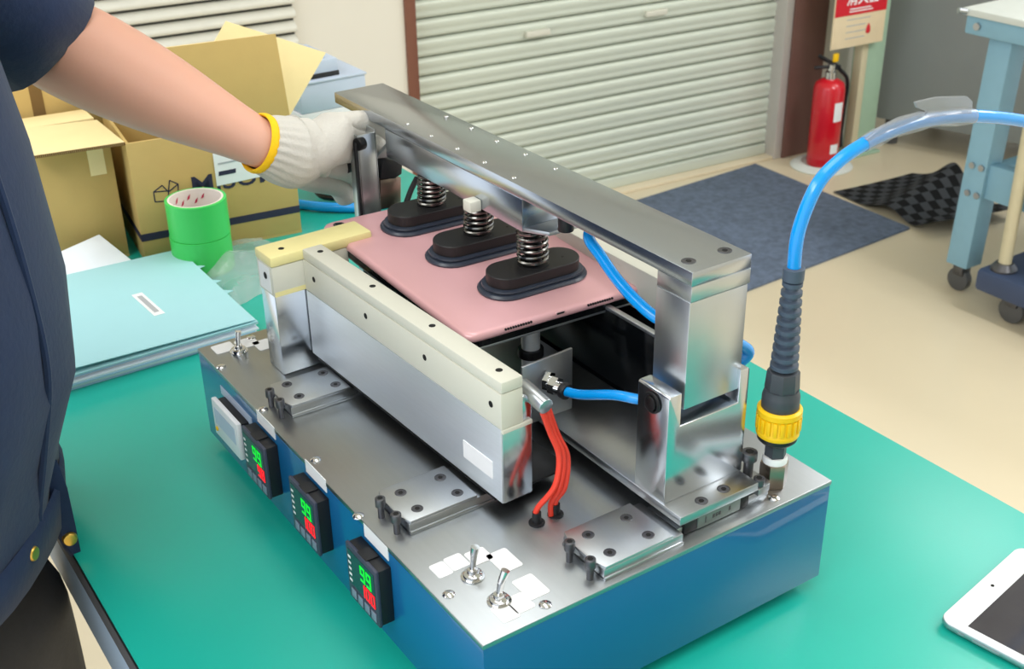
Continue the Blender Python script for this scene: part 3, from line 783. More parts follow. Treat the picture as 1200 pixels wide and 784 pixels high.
kc = LP(461, 151, .462); MB().cyl(kc + Vector((-.006, -.002, 0)), kc + Vector((.006, 0, 0)), .0055, n=18, bev=.001).build('beam_bolt', 'black_metal', mc)
MB().tube([LP(406, 196, .50), LP(424, 190, .505), LP(445, 186, .505), LP(462, 182, .50)], .006, 12).build('latch_handle', 'black_plastic', mc)
MB().tube([LP(489, 208, .46), LP(482, 222, .458), LP(476, 238, .456)], .0028, 10).build('cable', 'black_plastic', mc)

# ================================================================ air hose with its screw connector
hc = P(905, 566, 'z', 0.0)
hz = thing('air_hose', hc, 'bright blue air hose rising from a yellow ringed connector on the machine corner', 'hose')
MB().cyl(hc, hc + Vector((0, 0, .0210)), .0112, n=6, bev=.0008).build('hex_nut', 'nickel', hz)
MB().lathe([(0, .0210), (.0095, .0210), (.0098, .0235), (.0090, .0265), (0, .0265)], hc, 24).build('seal_ring', 'white_seal', hz)
MB().cyl(hc + Vector((0, 0, .0265)), hc + Vector((0, 0, .0420)), .0085, n=6).build('neck', 'conn_grey', hz)
MB().lathe([(0, .0400), (.0130, .0400), (.0152, .0425), (.0156, .0480), (0, .0480)], hc, 32).build('collar', 'black_plastic', hz)
yr = MB().lathe([(0, .0460), (.0158, .0460), (.0164, .0472), (.0164, .0500), (.0158, .0510), (.0158, .0630), (.0170, .0645), (.0170, .0685), (.0150, .0700), (0, .0700)], hc, 48).build('yellow_ring', 'yellow', hz)
rib = None
for k in range(20):
    a = 2 * math.pi * k / 20
    M_ = Matrix.Translation(hc) @ Matrix.Rotation(a, 4, 'Z')
    MB().box(.0155, .0172, -.0015, .0015, .0512, .0632, .0005).xf(M_).build('grip_rib', 'yellow', yr)
MB().lathe([(0, .0680), (.0135, .0680), (.0142, .0690), (.0142, .0790), (.0138, .0810), (.0128, .0840), (.0128, .0855), (0, .0855)], hc, 40).build('body', 'conn_grey', hz)
MB().cyl(hc + Vector((0, 0, .0850)), hc + Vector((0, 0, .1010)), .0130, .0120, n=8, bev=.001).build('hex_cap', 'conn_grey', hz)
pr = [(0, .0980), (.0100, .0980)]
for k in range(10):
    z = .100 + k * .0074; r = .0104 - .0030 * k / 9
    pr += [(r * .66, z), (r * .66, z + .0026), (r, z + .0034), (r, z + .0064), (r * .66, z + .0072)]
pr += [(.0078, .1745), (.0078, .1835), (.0066, .1842), (0, .1842)]
MB().lathe(pr, hc, 28).build('strain_relief', 'boot_grey', hz, 40)
yh = hc.y
HP = [hc + Vector((0, 0, .170)), P(930, 318, 'y', yh), P(936, 270, 'y', yh), P(957, 218, 'y', yh), P(983, 189, 'y', yh), P(1012, 169, 'y', yh), P(1045, 153, 'y', yh), P(1085, 141, 'y', yh), P(1140, 136, 'y', yh), P(1200, 142, 'y', yh), P(1262, 158, 'y', yh), P(1330, 190, 'y', yh)]
e_ = HP[-1]
HP += [e_ + Vector((.05, .0, -.05)), e_ + Vector((.09, .02, -.14)), e_ + Vector((.11, .03, -.30)), e_ + Vector((.12, .05, -.55)), e_ + Vector((.22, .08, ZF + .0065 - e_.z + .002)), e_ + Vector((.75, .15, ZF + .0065 - e_.z))]
MB().tube(HP, .0050, 14).build('blue_tube', 'blue_tube', hz)
# clear tape wrapped round the hose with a loose flag
tp = [P(1012, 169, 'y', yh), P(1030, 160, 'y', yh), P(1050, 151, 'y', yh), P(1085, 141, 'y', yh), P(1112, 138, 'y', yh), P(1139, 136, 'y', yh)]
MB().tube(tp, .0060, 14, 6, lambda q: .0058 + .0010 * math.sin(9 * q) ** 2).build('clear_tape', 'clear_tape', hz)
fl_ = [P(u, v, 'y', yh - .004) for u, v in ((1074, 120), (1100, 114), (1134, 113), (1140, 119), (1139, 138), (1110, 141), (1084, 142), (1088, 131), (1076, 127))]
MB().prism(fl_, (0, .003, 0), .0004).build('tape_flag', 'clear_tape', hz)
fl_ = [P(u, v, 'y', yh - .004) for u, v in ((1016, 164), (1036, 148), (1056, 138), (1082, 131), (1086, 135), (1060, 147), (1035, 160), (1020, 170))]
MB().prism(fl_, (0, .003, 0), .0004).build('tape_flag', 'clear_tape', hz)

# ================================================================ pink tablet held by the cups
TWd, TLn = .1740, .2510
tb = thing('pink_tablet', MTB @ Vector((TWd / 2, TLn / 2, -.0135)), 'rose pink tablet face down under the three black suction cups', 'tablet')
ol = rrect(TWd, TLn, .0095, 8)
def slab(ins_z):
    rr = []
    for ins, z in ins_z:
        rr.append([MTB @ Vector((ins + x * (TWd - 2 * ins) / TWd, ins + y * (TLn - 2 * ins) / TLn, z)) for x, y in ol])
    return MB().rings(rr)
slab([(.0012, -.0076), (.0004, -.0068), (.0, -.0052), (.0003, -.0032), (.0012, -.0014), (.0028, -.0003), (.0045, 0.0)]).build('back_cover', 'pink', tb, 60)
slab([(.0014, -.0135), (.0010, -.0132), (.0010, -.0077), (.0014, -.0076)]).build('screen_glass', 'black_gloss', tb)
lens = MTB @ Vector((.0130, TLn - .0120, 0)); MB().lathe([(0, 0), (.0052, 0), (.0052, .0008), (.0042, .0012), (.0036, .0008), (0, .0008)], lens, 24).build('camera_lens', 'screw', tb)
MB().lathe([(0, 0), (.0030, 0), (.0026, .0006), (0, .0007)], lens + Vector((0, 0, .0007)), 20).build('lens_glass', 'black_gloss', tb)
pt_ = [MTB @ Vector((TWd / 2 - .0045 + a, .0010 - .0006, -.0036 + b_)) for a, b_ in rrect(.009, .0028, .0013, 4)]
MB().prism(pt_, -EY * .0008).build('charging_port', 'pink_edge', tb)
pt_ = [MTB @ Vector((TWd / 2 - .0036 + a, .0010 - .0014, -.0030 + b_)) for a, b_ in rrect(.0072, .0014, .0006, 3)]
MB().prism(pt_, -EY * .0003).build('port_slot', 'black_hole', tb)
sp0 = None
for side in (-1, 1):
    for k in range(11):
        c = MTB @ Vector((TWd / 2 + side * (.028 + k * .0024), .0001, -.0030))
        if sp0 is None: sp0 = MB().cyl(c + EY * .001, c - EY * .0005, .0010, n=8).build('speaker_hole', 'black_hole', tb); so = WORLD[sp0] - c
        else: again(sp0, c + so, tb)

# white tablet lying on the mat
w0 = P(1097, 733, 'z', ZT + .0008); wa = math.radians(9.0)
MWT = Matrix.Translation(w0) @ Matrix.Rotation(wa, 4, 'Z')
def WT(x, y, z): return MWT @ Vector((x, -y, z))
ww, wl = .1347, .2000
wt = thing('white_tablet', WT(ww / 2, wl / 2, 0), 'white framed tablet lying face up on the green mat', 'tablet')
o2 = rrect(ww, wl, .011, 8)
rr = [[WT(i + x * (ww - 2 * i) / ww, i + y * (wl - 2 * i) / wl, z) for x, y in o2] for i, z in ((.003, 0.0), (.0008, .0012), (.0, .0035), (.0002, .0058), (.0004, .0062))]
MB().rings(rr).build('case', 'satin', wt, 60)
rr = [[WT(i + x * (ww - 2 * i) / ww, i + y * (wl - 2 * i) / wl, z) for x, y in o2] for i, z in ((.0006, .0062), (.0006, .0068), (.0012, .0072))]
MB().rings(rr).build('bezel', 'white_plastic', wt)
MB().prism([WT(.0085, .021, .0072), WT(ww - .0085, .021, .0072), WT(ww - .0085, wl - .021, .0072), WT(.0085, wl - .021, .0072)], (0, 0, .0002)).build('screen', 'tablet_screen', wt)
c = WT(ww / 2, .0105, .0072); MB().cyl(c, c + Vector((0, 0, .0002)), .0015, n=12).build('front_camera', 'black_gloss', wt)
for k, (ya, yb) in enumerate(((.018, .023), (.030, .052))):
    pts = [WT(-.0002, ya, .003), WT(-.0002, yb, .003), WT(-.0002, yb, .0046), WT(-.0002, ya, .0046)]
    MB().prism(pts, MWT.to_3x3() @ Vector((-.0005, 0, 0))).build('side_button', 'satin', wt)

# ================================================================ work table and what lies on it
TX0, TX1, TY0, TY1 = -.1660, .5485, -.62, 1.42
wt_ = thing('work_table', ((TX0 + TX1) / 2, (TY0 + TY1) / 2, ZF), 'work table with a green mat top under the blue machine', 'table')
MB().box(TX0, TX1, TY0, TY1, ZT - .0020, ZT, .0004).build('mat_top', 'mat_green', wt_)
MB().box(TX0 - .0008, TX1 + .0008, TY0 - .001, TY1 + .001, ZT - .0055, ZT - .0021, .0003).build('edge_strip', 'edge_black', wt_)
MB().box(TX0, TX1, TY0, TY1, ZT - .030, ZT - .0056, .001).build('tabletop', 'table_core', wt_)
MB().box(TX0 + .004, TX1 - .004, TY0 + .004, TY1 - .004, ZT - .038, ZT - .0301).build('gap_strip', 'edge_black', wt_)
for x0, x1 in ((TX0 + .002, TX0 + .040), (TX1 - .040, TX1 - .002)):
    MB().box(x0, x1, TY0 + .01, TY1 - .01, ZT - .098, ZT - .0381, .003).build('side_rail', 'frame_blue', wt_)
for y0, y1 in ((TY0 + .01, TY0 + .048), (TY1 - .048, TY1 - .01)):
    MB().box(TX0 + .041, TX1 - .041, y0, y1, ZT - .098, ZT - .0381, .003).build('end_rail', 'frame_blue', wt_)
for x in (TX0 + .022, TX1 - .022):
    for y in (TY0 + .03, TY1 - .03):
        MB().box(x - .02, x + .02, y - .02, y + .02, ZF, ZT - .0981, .002).build('leg', 'frame_blue', wt_)

# ---- cardboard cartons
def carton(name, c, yaw, sx, sy, sz, label, group=None):
    t = thing(name, c, label, 'box', group)
    M = Matrix.Translation(c) @ Matrix.Rotation(yaw, 4, 'Z')
    b = MB(); th = .004
    b.box(0, sx, 0, sy, 0, th); b.box(0, sx, 0, th, th, sz, .0006); b.box(0, sx, sy - th, sy, th, sz, .0006)
    b.box(0, th, th, sy - th, th, sz, .0006); b.box(sx - th, sx, th, sy - th, th, sz, .0006)
    b.xf(M).build('carton_body', 'cardboard', t)
    return t, M
def flap(parent, M, pts, th, m='cardboard_light'):
    q = [Vector(p) for p in pts]; n = (q[1] - q[0]).cross(q[2] - q[0]).normalized()
    return MB().prism([M @ p for p in q], M.to_3x3() @ (n * th), .0005).build('flap', m, parent)

bb0 = P(171, 308, 'z', ZT); bb1 = P(354, 272, 'z', ZT)
yaw = math.atan2(bb1.y - bb0.y, bb1.x - bb0.x); sx = (bb1 - bb0).length; bh = .163
big, MBx = carton('cardboard_box', bb0, yaw, sx, .17, bh, 'open cardboard box with printed lettering behind the green tape rolls')
flap(big, MBx, ((0.066, .003, bh), (sx, .003, bh), (sx - .003, .020, bh + .108), (0.066, .020, bh + .108)), .003, 'cardboard')
q_ = [P(338, 139, 'y', bb0.y + .005), P(382, 62, 'y', bb0.y + .045), P(265, 25, 'y', bb0.y + .060), P(221, 102, 'y', bb0.y + .020)]
MB().prism(q_, MBx.to_3x3() @ Vector((0, .003, 0)), .0004).build('flap', 'cardboard_light', big)
def FX(u, v):
    """photo pixel -> (x, z) on the box front"""
    Mi = MBx.inverted(); o_ = Mi @ CAM; d_ = Mi.to_3x3() @ (P(u, v, 'y', 2.0) - CAM); t_ = -o_.y / d_.y; p_ = o_ + d_ * t_
    return (p_.x, p_.z)
flap(big, MBx, ((0.0, .168, bh), (sx, .168, bh), (sx, .215, bh + .060), (0.0, .215, bh + .060)), .003)
yb = -.0004
def face(pts, m, name):   # flat print on the front face
    MB().prism([MBx @ Vector((x, -.0001, z)) for x, z in pts], MBx.to_3x3() @ Vector((0, -.0004, 0))).build(name, m, big)
face(((0, .030), (sx, .030), (sx, .040), (0, .040)), 'ink', 'printed_band')
MB().prism([MBx @ Vector((-.0001, y, z)) for y, z in ((0, .030), (.17, .030), (.17, .040), (0, .040))], MBx.to_3x3() @ Vector((-.0004, 0, 0))).build('printed_band', 'ink', big)
tl_ = FX(216, 231); tr_x = FX(345, 200)[0]
text_mesh('MiSUMi', .034, MBx @ Matrix.Translation(((tl_[0] + tr_x) / 2, -.0004, tl_[1] + .012)) @ Matrix.Rotation(math.radians(90), 4, 'X') @ Matrix.Diagonal((1.22, 1, 1, 1)), 'ink', 'lettering', big, .0003, .0003)
hexl = ((.030, .078), (.046, .072), (.060, .080), (.060, .096), (.052, .108), (.046, .094), (.034, .100))
def wire(a, b_):
    d = Vector((b_[0] - a[0], 0, b_[1] - a[1])); n = Vector((-d.z, 0, d.x)).normalized() * .0007
    A, B2 = Vector((a[0], -.0001, a[1])), Vector((b_[0], -.0001, b_[1]))
    MB().prism([MBx @ p for p in (A + n, B2 + n, B2 - n, A - n)], MBx.to_3x3() @ Vector((0, -.0004, 0))).build('logo_line', 'ink', big)
lx, lz = FX(182, 238)
for a, b_ in zip(((.026, .076), (.026, .092), (.040, .100), (.048, .088), (.052, .106), (.064, .098), (.062, .082), (.046, .074), (.026, .092), (.048, .088), (.048, .088)),
                 ((.026, .092), (.040, .100), (.048, .088), (.052, .106), (.064, .098), (.062, .082), (.046, .074), (.026, .076), (.046, .090), (.046, .074), (.064, .098))):
    wire((lx + (a[0] - .026) * .85, lz + (a[1] - .074) * .85), (lx + (b_[0] - .026) * .85, lz + (b_[1] - .074) * .85))
sl0 = P(248, 178, 'y', bb0.y - .012); lb_ = MBx.inverted() @ sl0
def face2(px, m, name, off):
    MB().prism([MBx @ Vector((x, -off, z)) for x, z in [FX(*q) for q in px]], MBx.to_3x3() @ Vector((0, -.0004, 0))).build(name, m, big)
face2(((254, 218), (309, 206), (330, 202), (330, 165), (249, 180)), 'white_label', 'shipping_label', .0006)
face2(((256, 206), (276, 202), (276, 197), (256, 201)), 'ink', 'label_print', .0011)
face2(((255, 193), (290, 186), (290, 184), (255, 191)), 'grey_print', 'label_print', .0011)

lb0 = P(25, 326, 'z', ZT); lb1 = P(152, 300, 'z', ZT)
yaw2 = math.atan2(lb1.y - lb0.y, lb1.x - lb0.x); sx2 = (lb1 - lb0).length
lbx, MLb = carton('cardboard_box', lb0, yaw2, sx2, .16, .160, 'plain cardboard box with its light flap folded out over the papers')
fe0 = MLb.inverted() @ P(38, 186, 'y', lb1.y - .03); fe1 = MLb.inverted() @ P(147, 169.6, 'y', lb1.y - .03)
fb0 = MLb.inverted() @ P(20, 154, 'z', lb1.z + .168); fb1 = MLb.inverted() @ P(114, 143, 'z', lb1.z + .168)
MB().prism([MLb @ p for p in (fe0, fe1, fb1, fb0)], (0, 0, .0032), .0004).build('flap', 'cardboard_light', lbx)
flap(lbx, MLb, ((0, .158, .160), (sx2, .158, .160), (sx2, .09, .166), (0, .09, .166)), .003)
eg = []
for k in range(46):
    q = k / 46; A = fe0.lerp(fe1, q)
    eg.append((A, q))
b = MB()
for A, q in eg: b.box(A.x, A.x + .0020, A.y - .0008, A.y, A.z - .0003, A.z + .0035)
o = b.xf(MLb).build('corrugation', 'cardboard_edge', lbx); o['kind'] = 'stuff'
MB().prism([MLb @ Vector((x, -.0002, z)) for x, z in ((sx2 - .030, .118), (sx2 - .010, .118), (sx2 - .010, .158), (sx2 - .030, .158))], MLb.to_3x3() @ Vector((0, -.0003, 0))).build('packing_tape', 'cardboard_light', lbx)

bk0 = P(20, 245, 'z', ZT); 
bkx, MBk = carton('cardboard_box', Vector((-.05, 1.19, ZT)), math.radians(-4), .20, .14, .205, 'cardboard box with a tape seam standing behind the plain open box')
MB().box(.088, .104, -.0006, 0, 0, .205).xf(MBk).build('packing_tape', 'cardboard_edge', bkx)
MB().box(0, .20, 0, .14, .205, .208, .0005).xf(MBk).build('flap', 'cardboard', bkx)

# ---- lilac cartons beyond the beam
x0 = P(352, 135, 'y', 1.2).x
MB_ = MB().box(x0, x0 + .115, 1.2, 1.33, ZT, -.028, .002).build('white_carton', 'white_plastic'); tag(MB_, 'white carton under the pale blue box behind the cardboard box', 'box')
lc = thing('pale_blue_box', (x0 + .06, 1.265, -.028), 'pale grey blue box stacked on the white carton', 'box')
MB().box(x0 + .003, x0 + .118, 1.2, 1.33, -.028, .018, .002).build('box_body', 'lilac', lc)
MB().box(x0 + .001, x0 + .120, 1.198, 1.332, .018, .0215, .001).build('lid', 'lilac', lc)
tr_ = thing('parts_tray', (x0 + .045, 1.265, .0215), 'small pale tray with a dark base on top of the pale blue box', 'tray')
MB().box(x0 + .012, x0 + .078, 1.21, 1.32, .0215, .029, .001).build('tray_base', 'edge_black', tr_)
MB().box(x0 + .010, x0 + .076, 1.21, 1.32, .029, .049, .0015).build('tray_top', 'lilac', tr_)
MB().box(x0 + .020, x0 + .060, 1.22, 1.31, .049, .054, .001).build('tray_cover', 'frame_blue', tr_)

# ---- two rolls of green tape
tc = P(240, 313, 'z', ZT); tc = Vector((tc.x, tc.y, ZT))
R_ = .0385; HT = .048
def roll(c, label):
    t = thing('tape_roll', c, label, 'tape', 'green tape rolls')
    MB().lathe([(R_ - .006, 0), (R_, 0.0006), (R_, HT - .0006), (R_ - .006, HT), (R_ - .006, 0)][:4] + [(R_ - .006, HT * .5)], c, 48)
    rr = []
    for r, z in ((R_ - .0035, 0), (R_, .0005), (R_, HT - .0005), (R_ - .0035, HT)):
        rr.append([c + Vector((r * math.cos(2 * math.pi * j / 56), r * math.sin(2 * math.pi * j / 56), z)) for j in range(56)])
    MB().rings(rr, closed=True).build('tape', 'tape_green', t)
    rr = []
    for r, z in ((R_ - .0060, .0002), (R_ - .0036, .0002), (R_ - .0036, HT - .0002), (R_ - .0060, HT - .0002)):
        rr.append([c + Vector((r * math.cos(2 * math.pi * j / 56), r * math.sin(2 * math.pi * j / 56), z)) for j in range(56)])
    MB().rings(rr, closed=True).build('cardboard_core', 'tape_core', t)
    return t
roll(tc, 'lower of two green tape rolls stacked before the printed cardboard box')
t2 = roll(tc + Vector((.001, .001, HT)), 'upper green tape roll with a printed cardboard core')
for k in range(6):
    a0 = math.radians(50 + 16 * k); c = tc + Vector((.001, .001, HT)); r = R_ - .0062; z0 = HT - .006 - .006 * (k % 2)
    pts = [c + Vector((r * math.cos(a), r * math.sin(a), z0 + dz)) for a, dz in ((a0, 0), (a0 + .10, -.003), (a0 + .16, -.008), (a0 + .05, -.006))]
    MB().prism(pts, Vector((-math.cos(a0), -math.sin(a0), 0)) * .0003).build('core_print', 'ink_red', t2)

# ---- documents: a cyan folder on top of a pile of stapled papers
pa = P(86, 458, 'z', ZT); pb = P(302, 394, 'z', ZT); ax_ = math.atan2(pb.y - pa.y, pb.x - pa.x)
pO = Vector((pb.x, pb.y, ZT)); PW, PL = .245, .240
zc = ZT
ORD = ('lowest', 'second lowest', 'third lowest', 'fourth lowest', 'fourth highest', 'third highest', 'second highest', 'highest')
for k in range(9):
    th = .0022 if k < 8 else .0012
    ang = ax_ + math.radians(random.uniform(-.8, .8)); off = Vector((random.uniform(-.003, .003), random.uniform(-.003, .003), 0))
    M = Matrix.Translation(pO + off) @ Matrix.Rotation(ang, 4, 'Z')
    o = MB().box(-PW, 0, 0, PL, 0, th, .0003).xf(Matrix.Translation((0, 0, zc - ZT)) @ M)
    if k < 8:
        o = o.build('paper_bundle', 'paper' if k % 3 else 'paper_blue'); tag(o, ORD[k] + (' white' if k % 3 else ' bluish') + ' paper bundle of the pile between green mat and cyan folder', 'paper', 'papers under the folder')
        zc += th + .0001
# the folder's cover lifts a little towards the near edge
fo = thing('document_folder', (pO.x - PW / 2, pO.y + PL / 2, zc), 'pale cyan document folder with a white title label on the paper pile', 'folder')
MF = Matrix.Translation((pO.x, pO.y, zc)) @ Matrix.Rotation(ax_, 4, 'Z')
MB().box(-PW - .002, .002, -.002, PL, 0, .0010, .0002).xf(MF).build('back_cover', 'folder_cyan', fo)
MFt = MF @ Matrix.Translation((0, 0, .0012)) @ Matrix.Rotation(math.radians(1.2), 4, 'Y') @ Matrix.Rotation(math.radians(1.0), 4, 'X')
MB().box(-PW - .002, .000, .0, PL, .0012, .0022, .0002).xf(MFt).build('front_cover', 'folder_cyan', fo)
la = MFt.inverted() @ P(174, 360, 'z', zc + .003)
MB().box(-.0065, .0065, -.034, .034, .0022, .0025).xf(MFt @ Matrix.Translation((la.x, la.y, 0)) @ Matrix.Rotation(math.radians(3), 4, 'Z')).build('title_label', 'white_label', fo)
MB().box(-.003, .003, -.026, .026, .0025, .0026).xf(MFt @ Matrix.Translation((la.x, la.y, 0)) @ Matrix.Rotation(math.radians(3), 4, 'Z')).build('title_print', 'grey_print', fo)
bd = None
for k in (0, 2, 5, 6):
    c = MF @ Vector((.002 + .006, .06 + k * .02, -.002))
    pts = [MF @ Vector((0, .09 + k * .018, .0002)), MF @ Vector((.012, .094 + k * .018, .0002)), MF @ Vector((.001, .104 + k * .018, .0002))]
    MB().prism(pts, (0, 0, .0008)).build('index_tab', 'folder_cyan', fo)

# ---- white envelope box and clear plastic bag
wc = P(118, 335, 'z', ZT)
wp = thing('paper_packet', Vector((wc.x, wc.y + .02, ZT)), 'slanted white paper packet lying in front of the plain cardboard box', 'packet')
M = Matrix.Translation((wc.x, wc.y + .015, ZT)) @ Matrix.Rotation(math.radians(18), 4, 'Z')
MB().prism([M @ Vector(p) for p in ((-.055, -.030, .0), (.035, -.030, .0), (.035, -.030, .018), (-.055, -.030, .012))], M.to_3x3() @ Vector((0, .070, 0)), .002).build('packet_base', 'paper_blue', wp)
MB().prism([M @ Vector(p) for p in ((-.060, -.034, .013), (.038, -.034, .019), (.040, .040, .040), (-.060, .040, .034))], (0, 0, .002), .0006).build('packet_cover', 'paper', wp)

def crumple(cx, cy, sx, sy, h, seed, name, m, label, cat):
    rnd = random.Random(seed); b = bmesh.new(); N = 18; g = {}
    ph = [(rnd.uniform(1, 7), rnd.uniform(1, 7), rnd.uniform(0, 6)) for _ in range(6)]
    for i in range(N + 1):
        for j in range(N + 1):
            s_, t_ = i / N * 2 - 1, j / N * 2 - 1
            e = max(0, 1 - max(abs(s_), abs(t_)) ** 3)
            z = h * e * (0.45 + 0.16 * sum(math.sin(a * s_ + b2 * t_ + c) * .6 for a, b2, c in ph)) + .0006
            g[i, j] = b.verts.new((cx + sx * s_ * (1 + .08 * math.sin(5 * t_)), cy + sy * t_ * (1 + .08 * math.sin(6 * s_)), ZT + max(.0006, z)))
    for i in range(N):
        for j in range(N): b.faces.new((g[i, j], g[i + 1, j], g[i + 1, j + 1], g[i, j + 1]))
    bmesh.ops.solidify(b, geom=list(b.faces), thickness=.0004)
    q = MB(); q.bm.free(); q.bm = b
    return tag(q.build(name, m, angle=25), label, cat)
bc = P(290, 335, 'z', ZT)
crumple(bc.x + .022, bc.y + .045, .060, .085, .050, 3, 'plastic_bag', 'clear_plastic', 'crumpled clear plastic bag lying between the green tape and the machine', 'bag')

# ---- spare blue tube lying behind the machine
cc = P(384, 246, 'z', ZT + .006)
sb = thing('spare_tube', (cc.x, cc.y, ZT), 'short blue air tube with a black end lying behind the pink tablet', 'tube')
MB().tube([(cc.x - .030, cc.y + .050, ZT + .007), (cc.x, cc.y + .010, ZT + .0075), (cc.x + .040, cc.y - .020, ZT + .007), (cc.x + .085, cc.y - .03, ZT + .007)], .0070, 14).build('tube', 'blue_tube', sb)
MB().tube([(cc.x - .048, cc.y + .075, ZT + .009), (cc.x - .030, cc.y + .050, ZT + .0085)], .0085, 14, 0).build('end_plug', 'black_plastic', sb)
cb_ = thing('cable_coil', (cc.x + .05, cc.y + .05, ZT), 'black cable coil lying beside the short blue tube', 'cable')
pts = []
for k in range(70):
    a = 2 * math.pi * k / 23; r = .040 + .002 * math.sin(k)
    pts.append((cc.x + .060 + r * 1.2 * math.cos(a), cc.y + .055 + r * math.sin(a), ZT + .0045 + .009 * (k // 23) + .0004 * (k % 23)))
MB().tube(pts, .0042, 8, 0).build('cable', 'black_plastic', cb_)

# ================================================================ the worker
PC = Vector((-.302, .430, 0)); PHI = math.radians(-35)
fw = Vector((math.cos(PHI), math.sin(PHI), 0)); lf = Vector((-math.sin(PHI), math.cos(PHI), 0)); UZ = Vector((0, 0, 1))
def B3(f, l, z): return PC + fw * f + lf * l + UZ * z
man = thing('person', B3(0, 0, ZF), 'person in dark navy short sleeved work jacket and white glove gripping the latch', 'person')
WR = P(304, 168, 'y', .486)                       # wrist of the gloved left hand
EL = P(50, 42, 'y', .640)                         # elbow, inside the sleeve
SH = B3(-.01, .185, .455)
RSH = B3(-.02, -.185, .455); REL = B3(-.05, -.255, .19); RWR = B3(.03, -.27, -.05)
V = [B3(-.03, 0, -.17), B3(-.03, 0, .0), B3(-.03, 0, .18), B3(-.03, 0, .36), B3(-.03, 0, .47), B3(-.01, 0, .545), B3(.02, 0, .60), B3(.025, 0, .665), B3(.015, 0, .725)]
Rr = [(.13, .10), (.12, .10), (.13, .11), (.13, .10), (.075, .075), .055, .068, .088, .070]
E_ = [(i, i + 1) for i in range(8)]
def chain(start, pts, rad):
    p = start
    for q, r in zip(pts, rad):
        V.append(Vector(q)); Rr.append(r); E_.append((p, len(V) - 1)); p = len(V) - 1
    return p
chain(3, [B3(-.02, .10, .43), SH, SH.lerp(EL, .5), EL, EL.lerp(WR, .12), EL.lerp(WR, .30), EL.lerp(WR, .60), EL.lerp(WR, .86), WR, WR.lerp(EL, -.10)],
      [.07, .062, .050, .047, .0485, .0480, .0400, .0278, .0236, .0225])
chain(3, [B3(-.02, -.10, .43), RSH, RSH.lerp(REL, .5), REL, REL.lerp(RWR, .35), RWR, RWR + Vector((.01, -.01, -.06)), RWR + Vector((.02, -.01, -.115))],
      [.07, .062, .050, .043, .042, .028, .036, .020])
for s in (1, -1):
    chain(0, [B3(-.03, s * .09, -.22), B3(-.02, s * .10, -.40), B3(-.02, s * .105, -.56), B3(-.03, s * .105, -.72), B3(-.04, s * .105, -.91), B3(.02, s * .11, -.965), B3(.10, s * .12, -.978)],
          [.092, .078, .056, .055, .038, .036, .028])
body = skin(V, E_, Rr, 0, 2)
body.build('body', 'skin', man, 180)

# face and hair (the head is above the photograph's frame)
HC = B3(.022, 0, .655)
def on_head(f, l, z): return HC + fw * f + lf * l + UZ * z
MB().tube([on_head(.086, 0, .030), on_head(.100, 0, .004), on_head(.108, 0, -.012), on_head(.090, 0, -.020)], .009, 10, 6, lambda q: .006 + .006 * q).build('nose', 'skin', man, 180)
for s in (1, -1):
    MB().lathe([(0, -.010), (.006, -.008), (.010, 0), (.006, .008), (0, .010)], on_head(.080, s * .032, .020), 16).build('eye', 'eye_white', man, 180)
    MB().lathe([(0, -.004), (.004, 0), (0, .004)], on_head(.0885, s * .033, .020), 12).build('iris', 'black_plastic', man, 180)
    MB().rings([circle(on_head(-.005, s * (.083 + k * .006), .0), fw, UZ, .014 + .006 * k, .026 + .004 * k, 14) for k in range(3)]).build('ear', 'skin', man, 180)
    MB().tube([on_head(.082, s * .018, .040), on_head(.088, s * .034, .044), on_head(.078, s * .050, .038)], .0035, 8).build('eyebrow', 'hair', man)
MB().tube([on_head(.084, .024, -.040), on_head(.093, 0, -.042), on_head(.084, -.024, -.040)], .0055, 8).build('mouth', 'pink', man)
hr = []
for k in range(9):
    t = k / 8 * math.pi / 2 * .98; rz = math.sin(t); rc = max(.02, math.cos(t))
    hr.append(circle(on_head(-.010 - .004 * (1 - k / 8), 0, .020 + .098 * rz), fw, lf, .104 * rc ** .8, .092 * rc ** .8, 24))
MB().rings(hr).build('hair', 'hair', man, 180)

# jacket: one lofted shell with its two short sleeves
rg = []
for z, d, l, o in ((-.076, .112, .164, .0), (-.068, .122, .173, .0), (-.03, .126, .177, .002), (.01, .133, .183, .004), (.07, .150, .196, .008), (.14, .154, .200, .008), (.24, .152, .204, .004), (.34, .145, .206, -.004), (.41, .130, .200, -.012), (.46, .105, .172, -.020), (.50, .082, .110, -.022), (.53, .070, .078, -.018), (.555, .068, .074, -.014)):
    ring = circle(B3(o, 0, z), fw, lf, d, l, 48, 2.3)
    for j in range(48):   # soft folds in the cloth
        a = 2 * math.pi * j / 48
        w = .0045 * math.sin(5 * a + 9 * z) * math.sin(21 * z + 2 * a) + .003 * math.sin(11 * a - 25 * z)
        ring[j] = ring[j] + (ring[j] - B3(o, 0, z)).normalized() * w
    rg.append(ring)
j = MB().rings(rg)
def sleeve(a, b_, end, r0, r1):
    ax = (b_ - a); pts = [a + ax * t for t in (-.10, .15, .4, .6, .8, end)]
    rad = [r0 * .9, r0, r0 * .97, r0 * .93, r1 * .98, r1]
    t = ax.normalized(); u = t.orthogonal().normalized(); w = t.cross(u); rr = []
    for i, (p, r) in enumerate(zip(pts, rad)):
        c = circle(p, u, w, r, r, 32)
        c = [q + (q - p).normalized() * .003 * math.sin(4 * k * 2 * math.pi / 32 + i * 1.7) for k, q in enumerate(c)]
        rr.append(c)
    p = pts[-1]; rr.append(circle(p - t * .001, u, w, r1 - .004, r1 - .004, 32)); rr.append(circle(p - t * .03, u, w, r1 - .006, r1 - .006, 32))
    return rr
j.rings(sleeve(SH, EL, .955, .078, .066)); j.rings(sleeve(RSH, REL, .95, .078, .064))
jk = j.build('jacket', 'navy', man, 180)
jk['label'] = 'dark navy short sleeved work jacket'
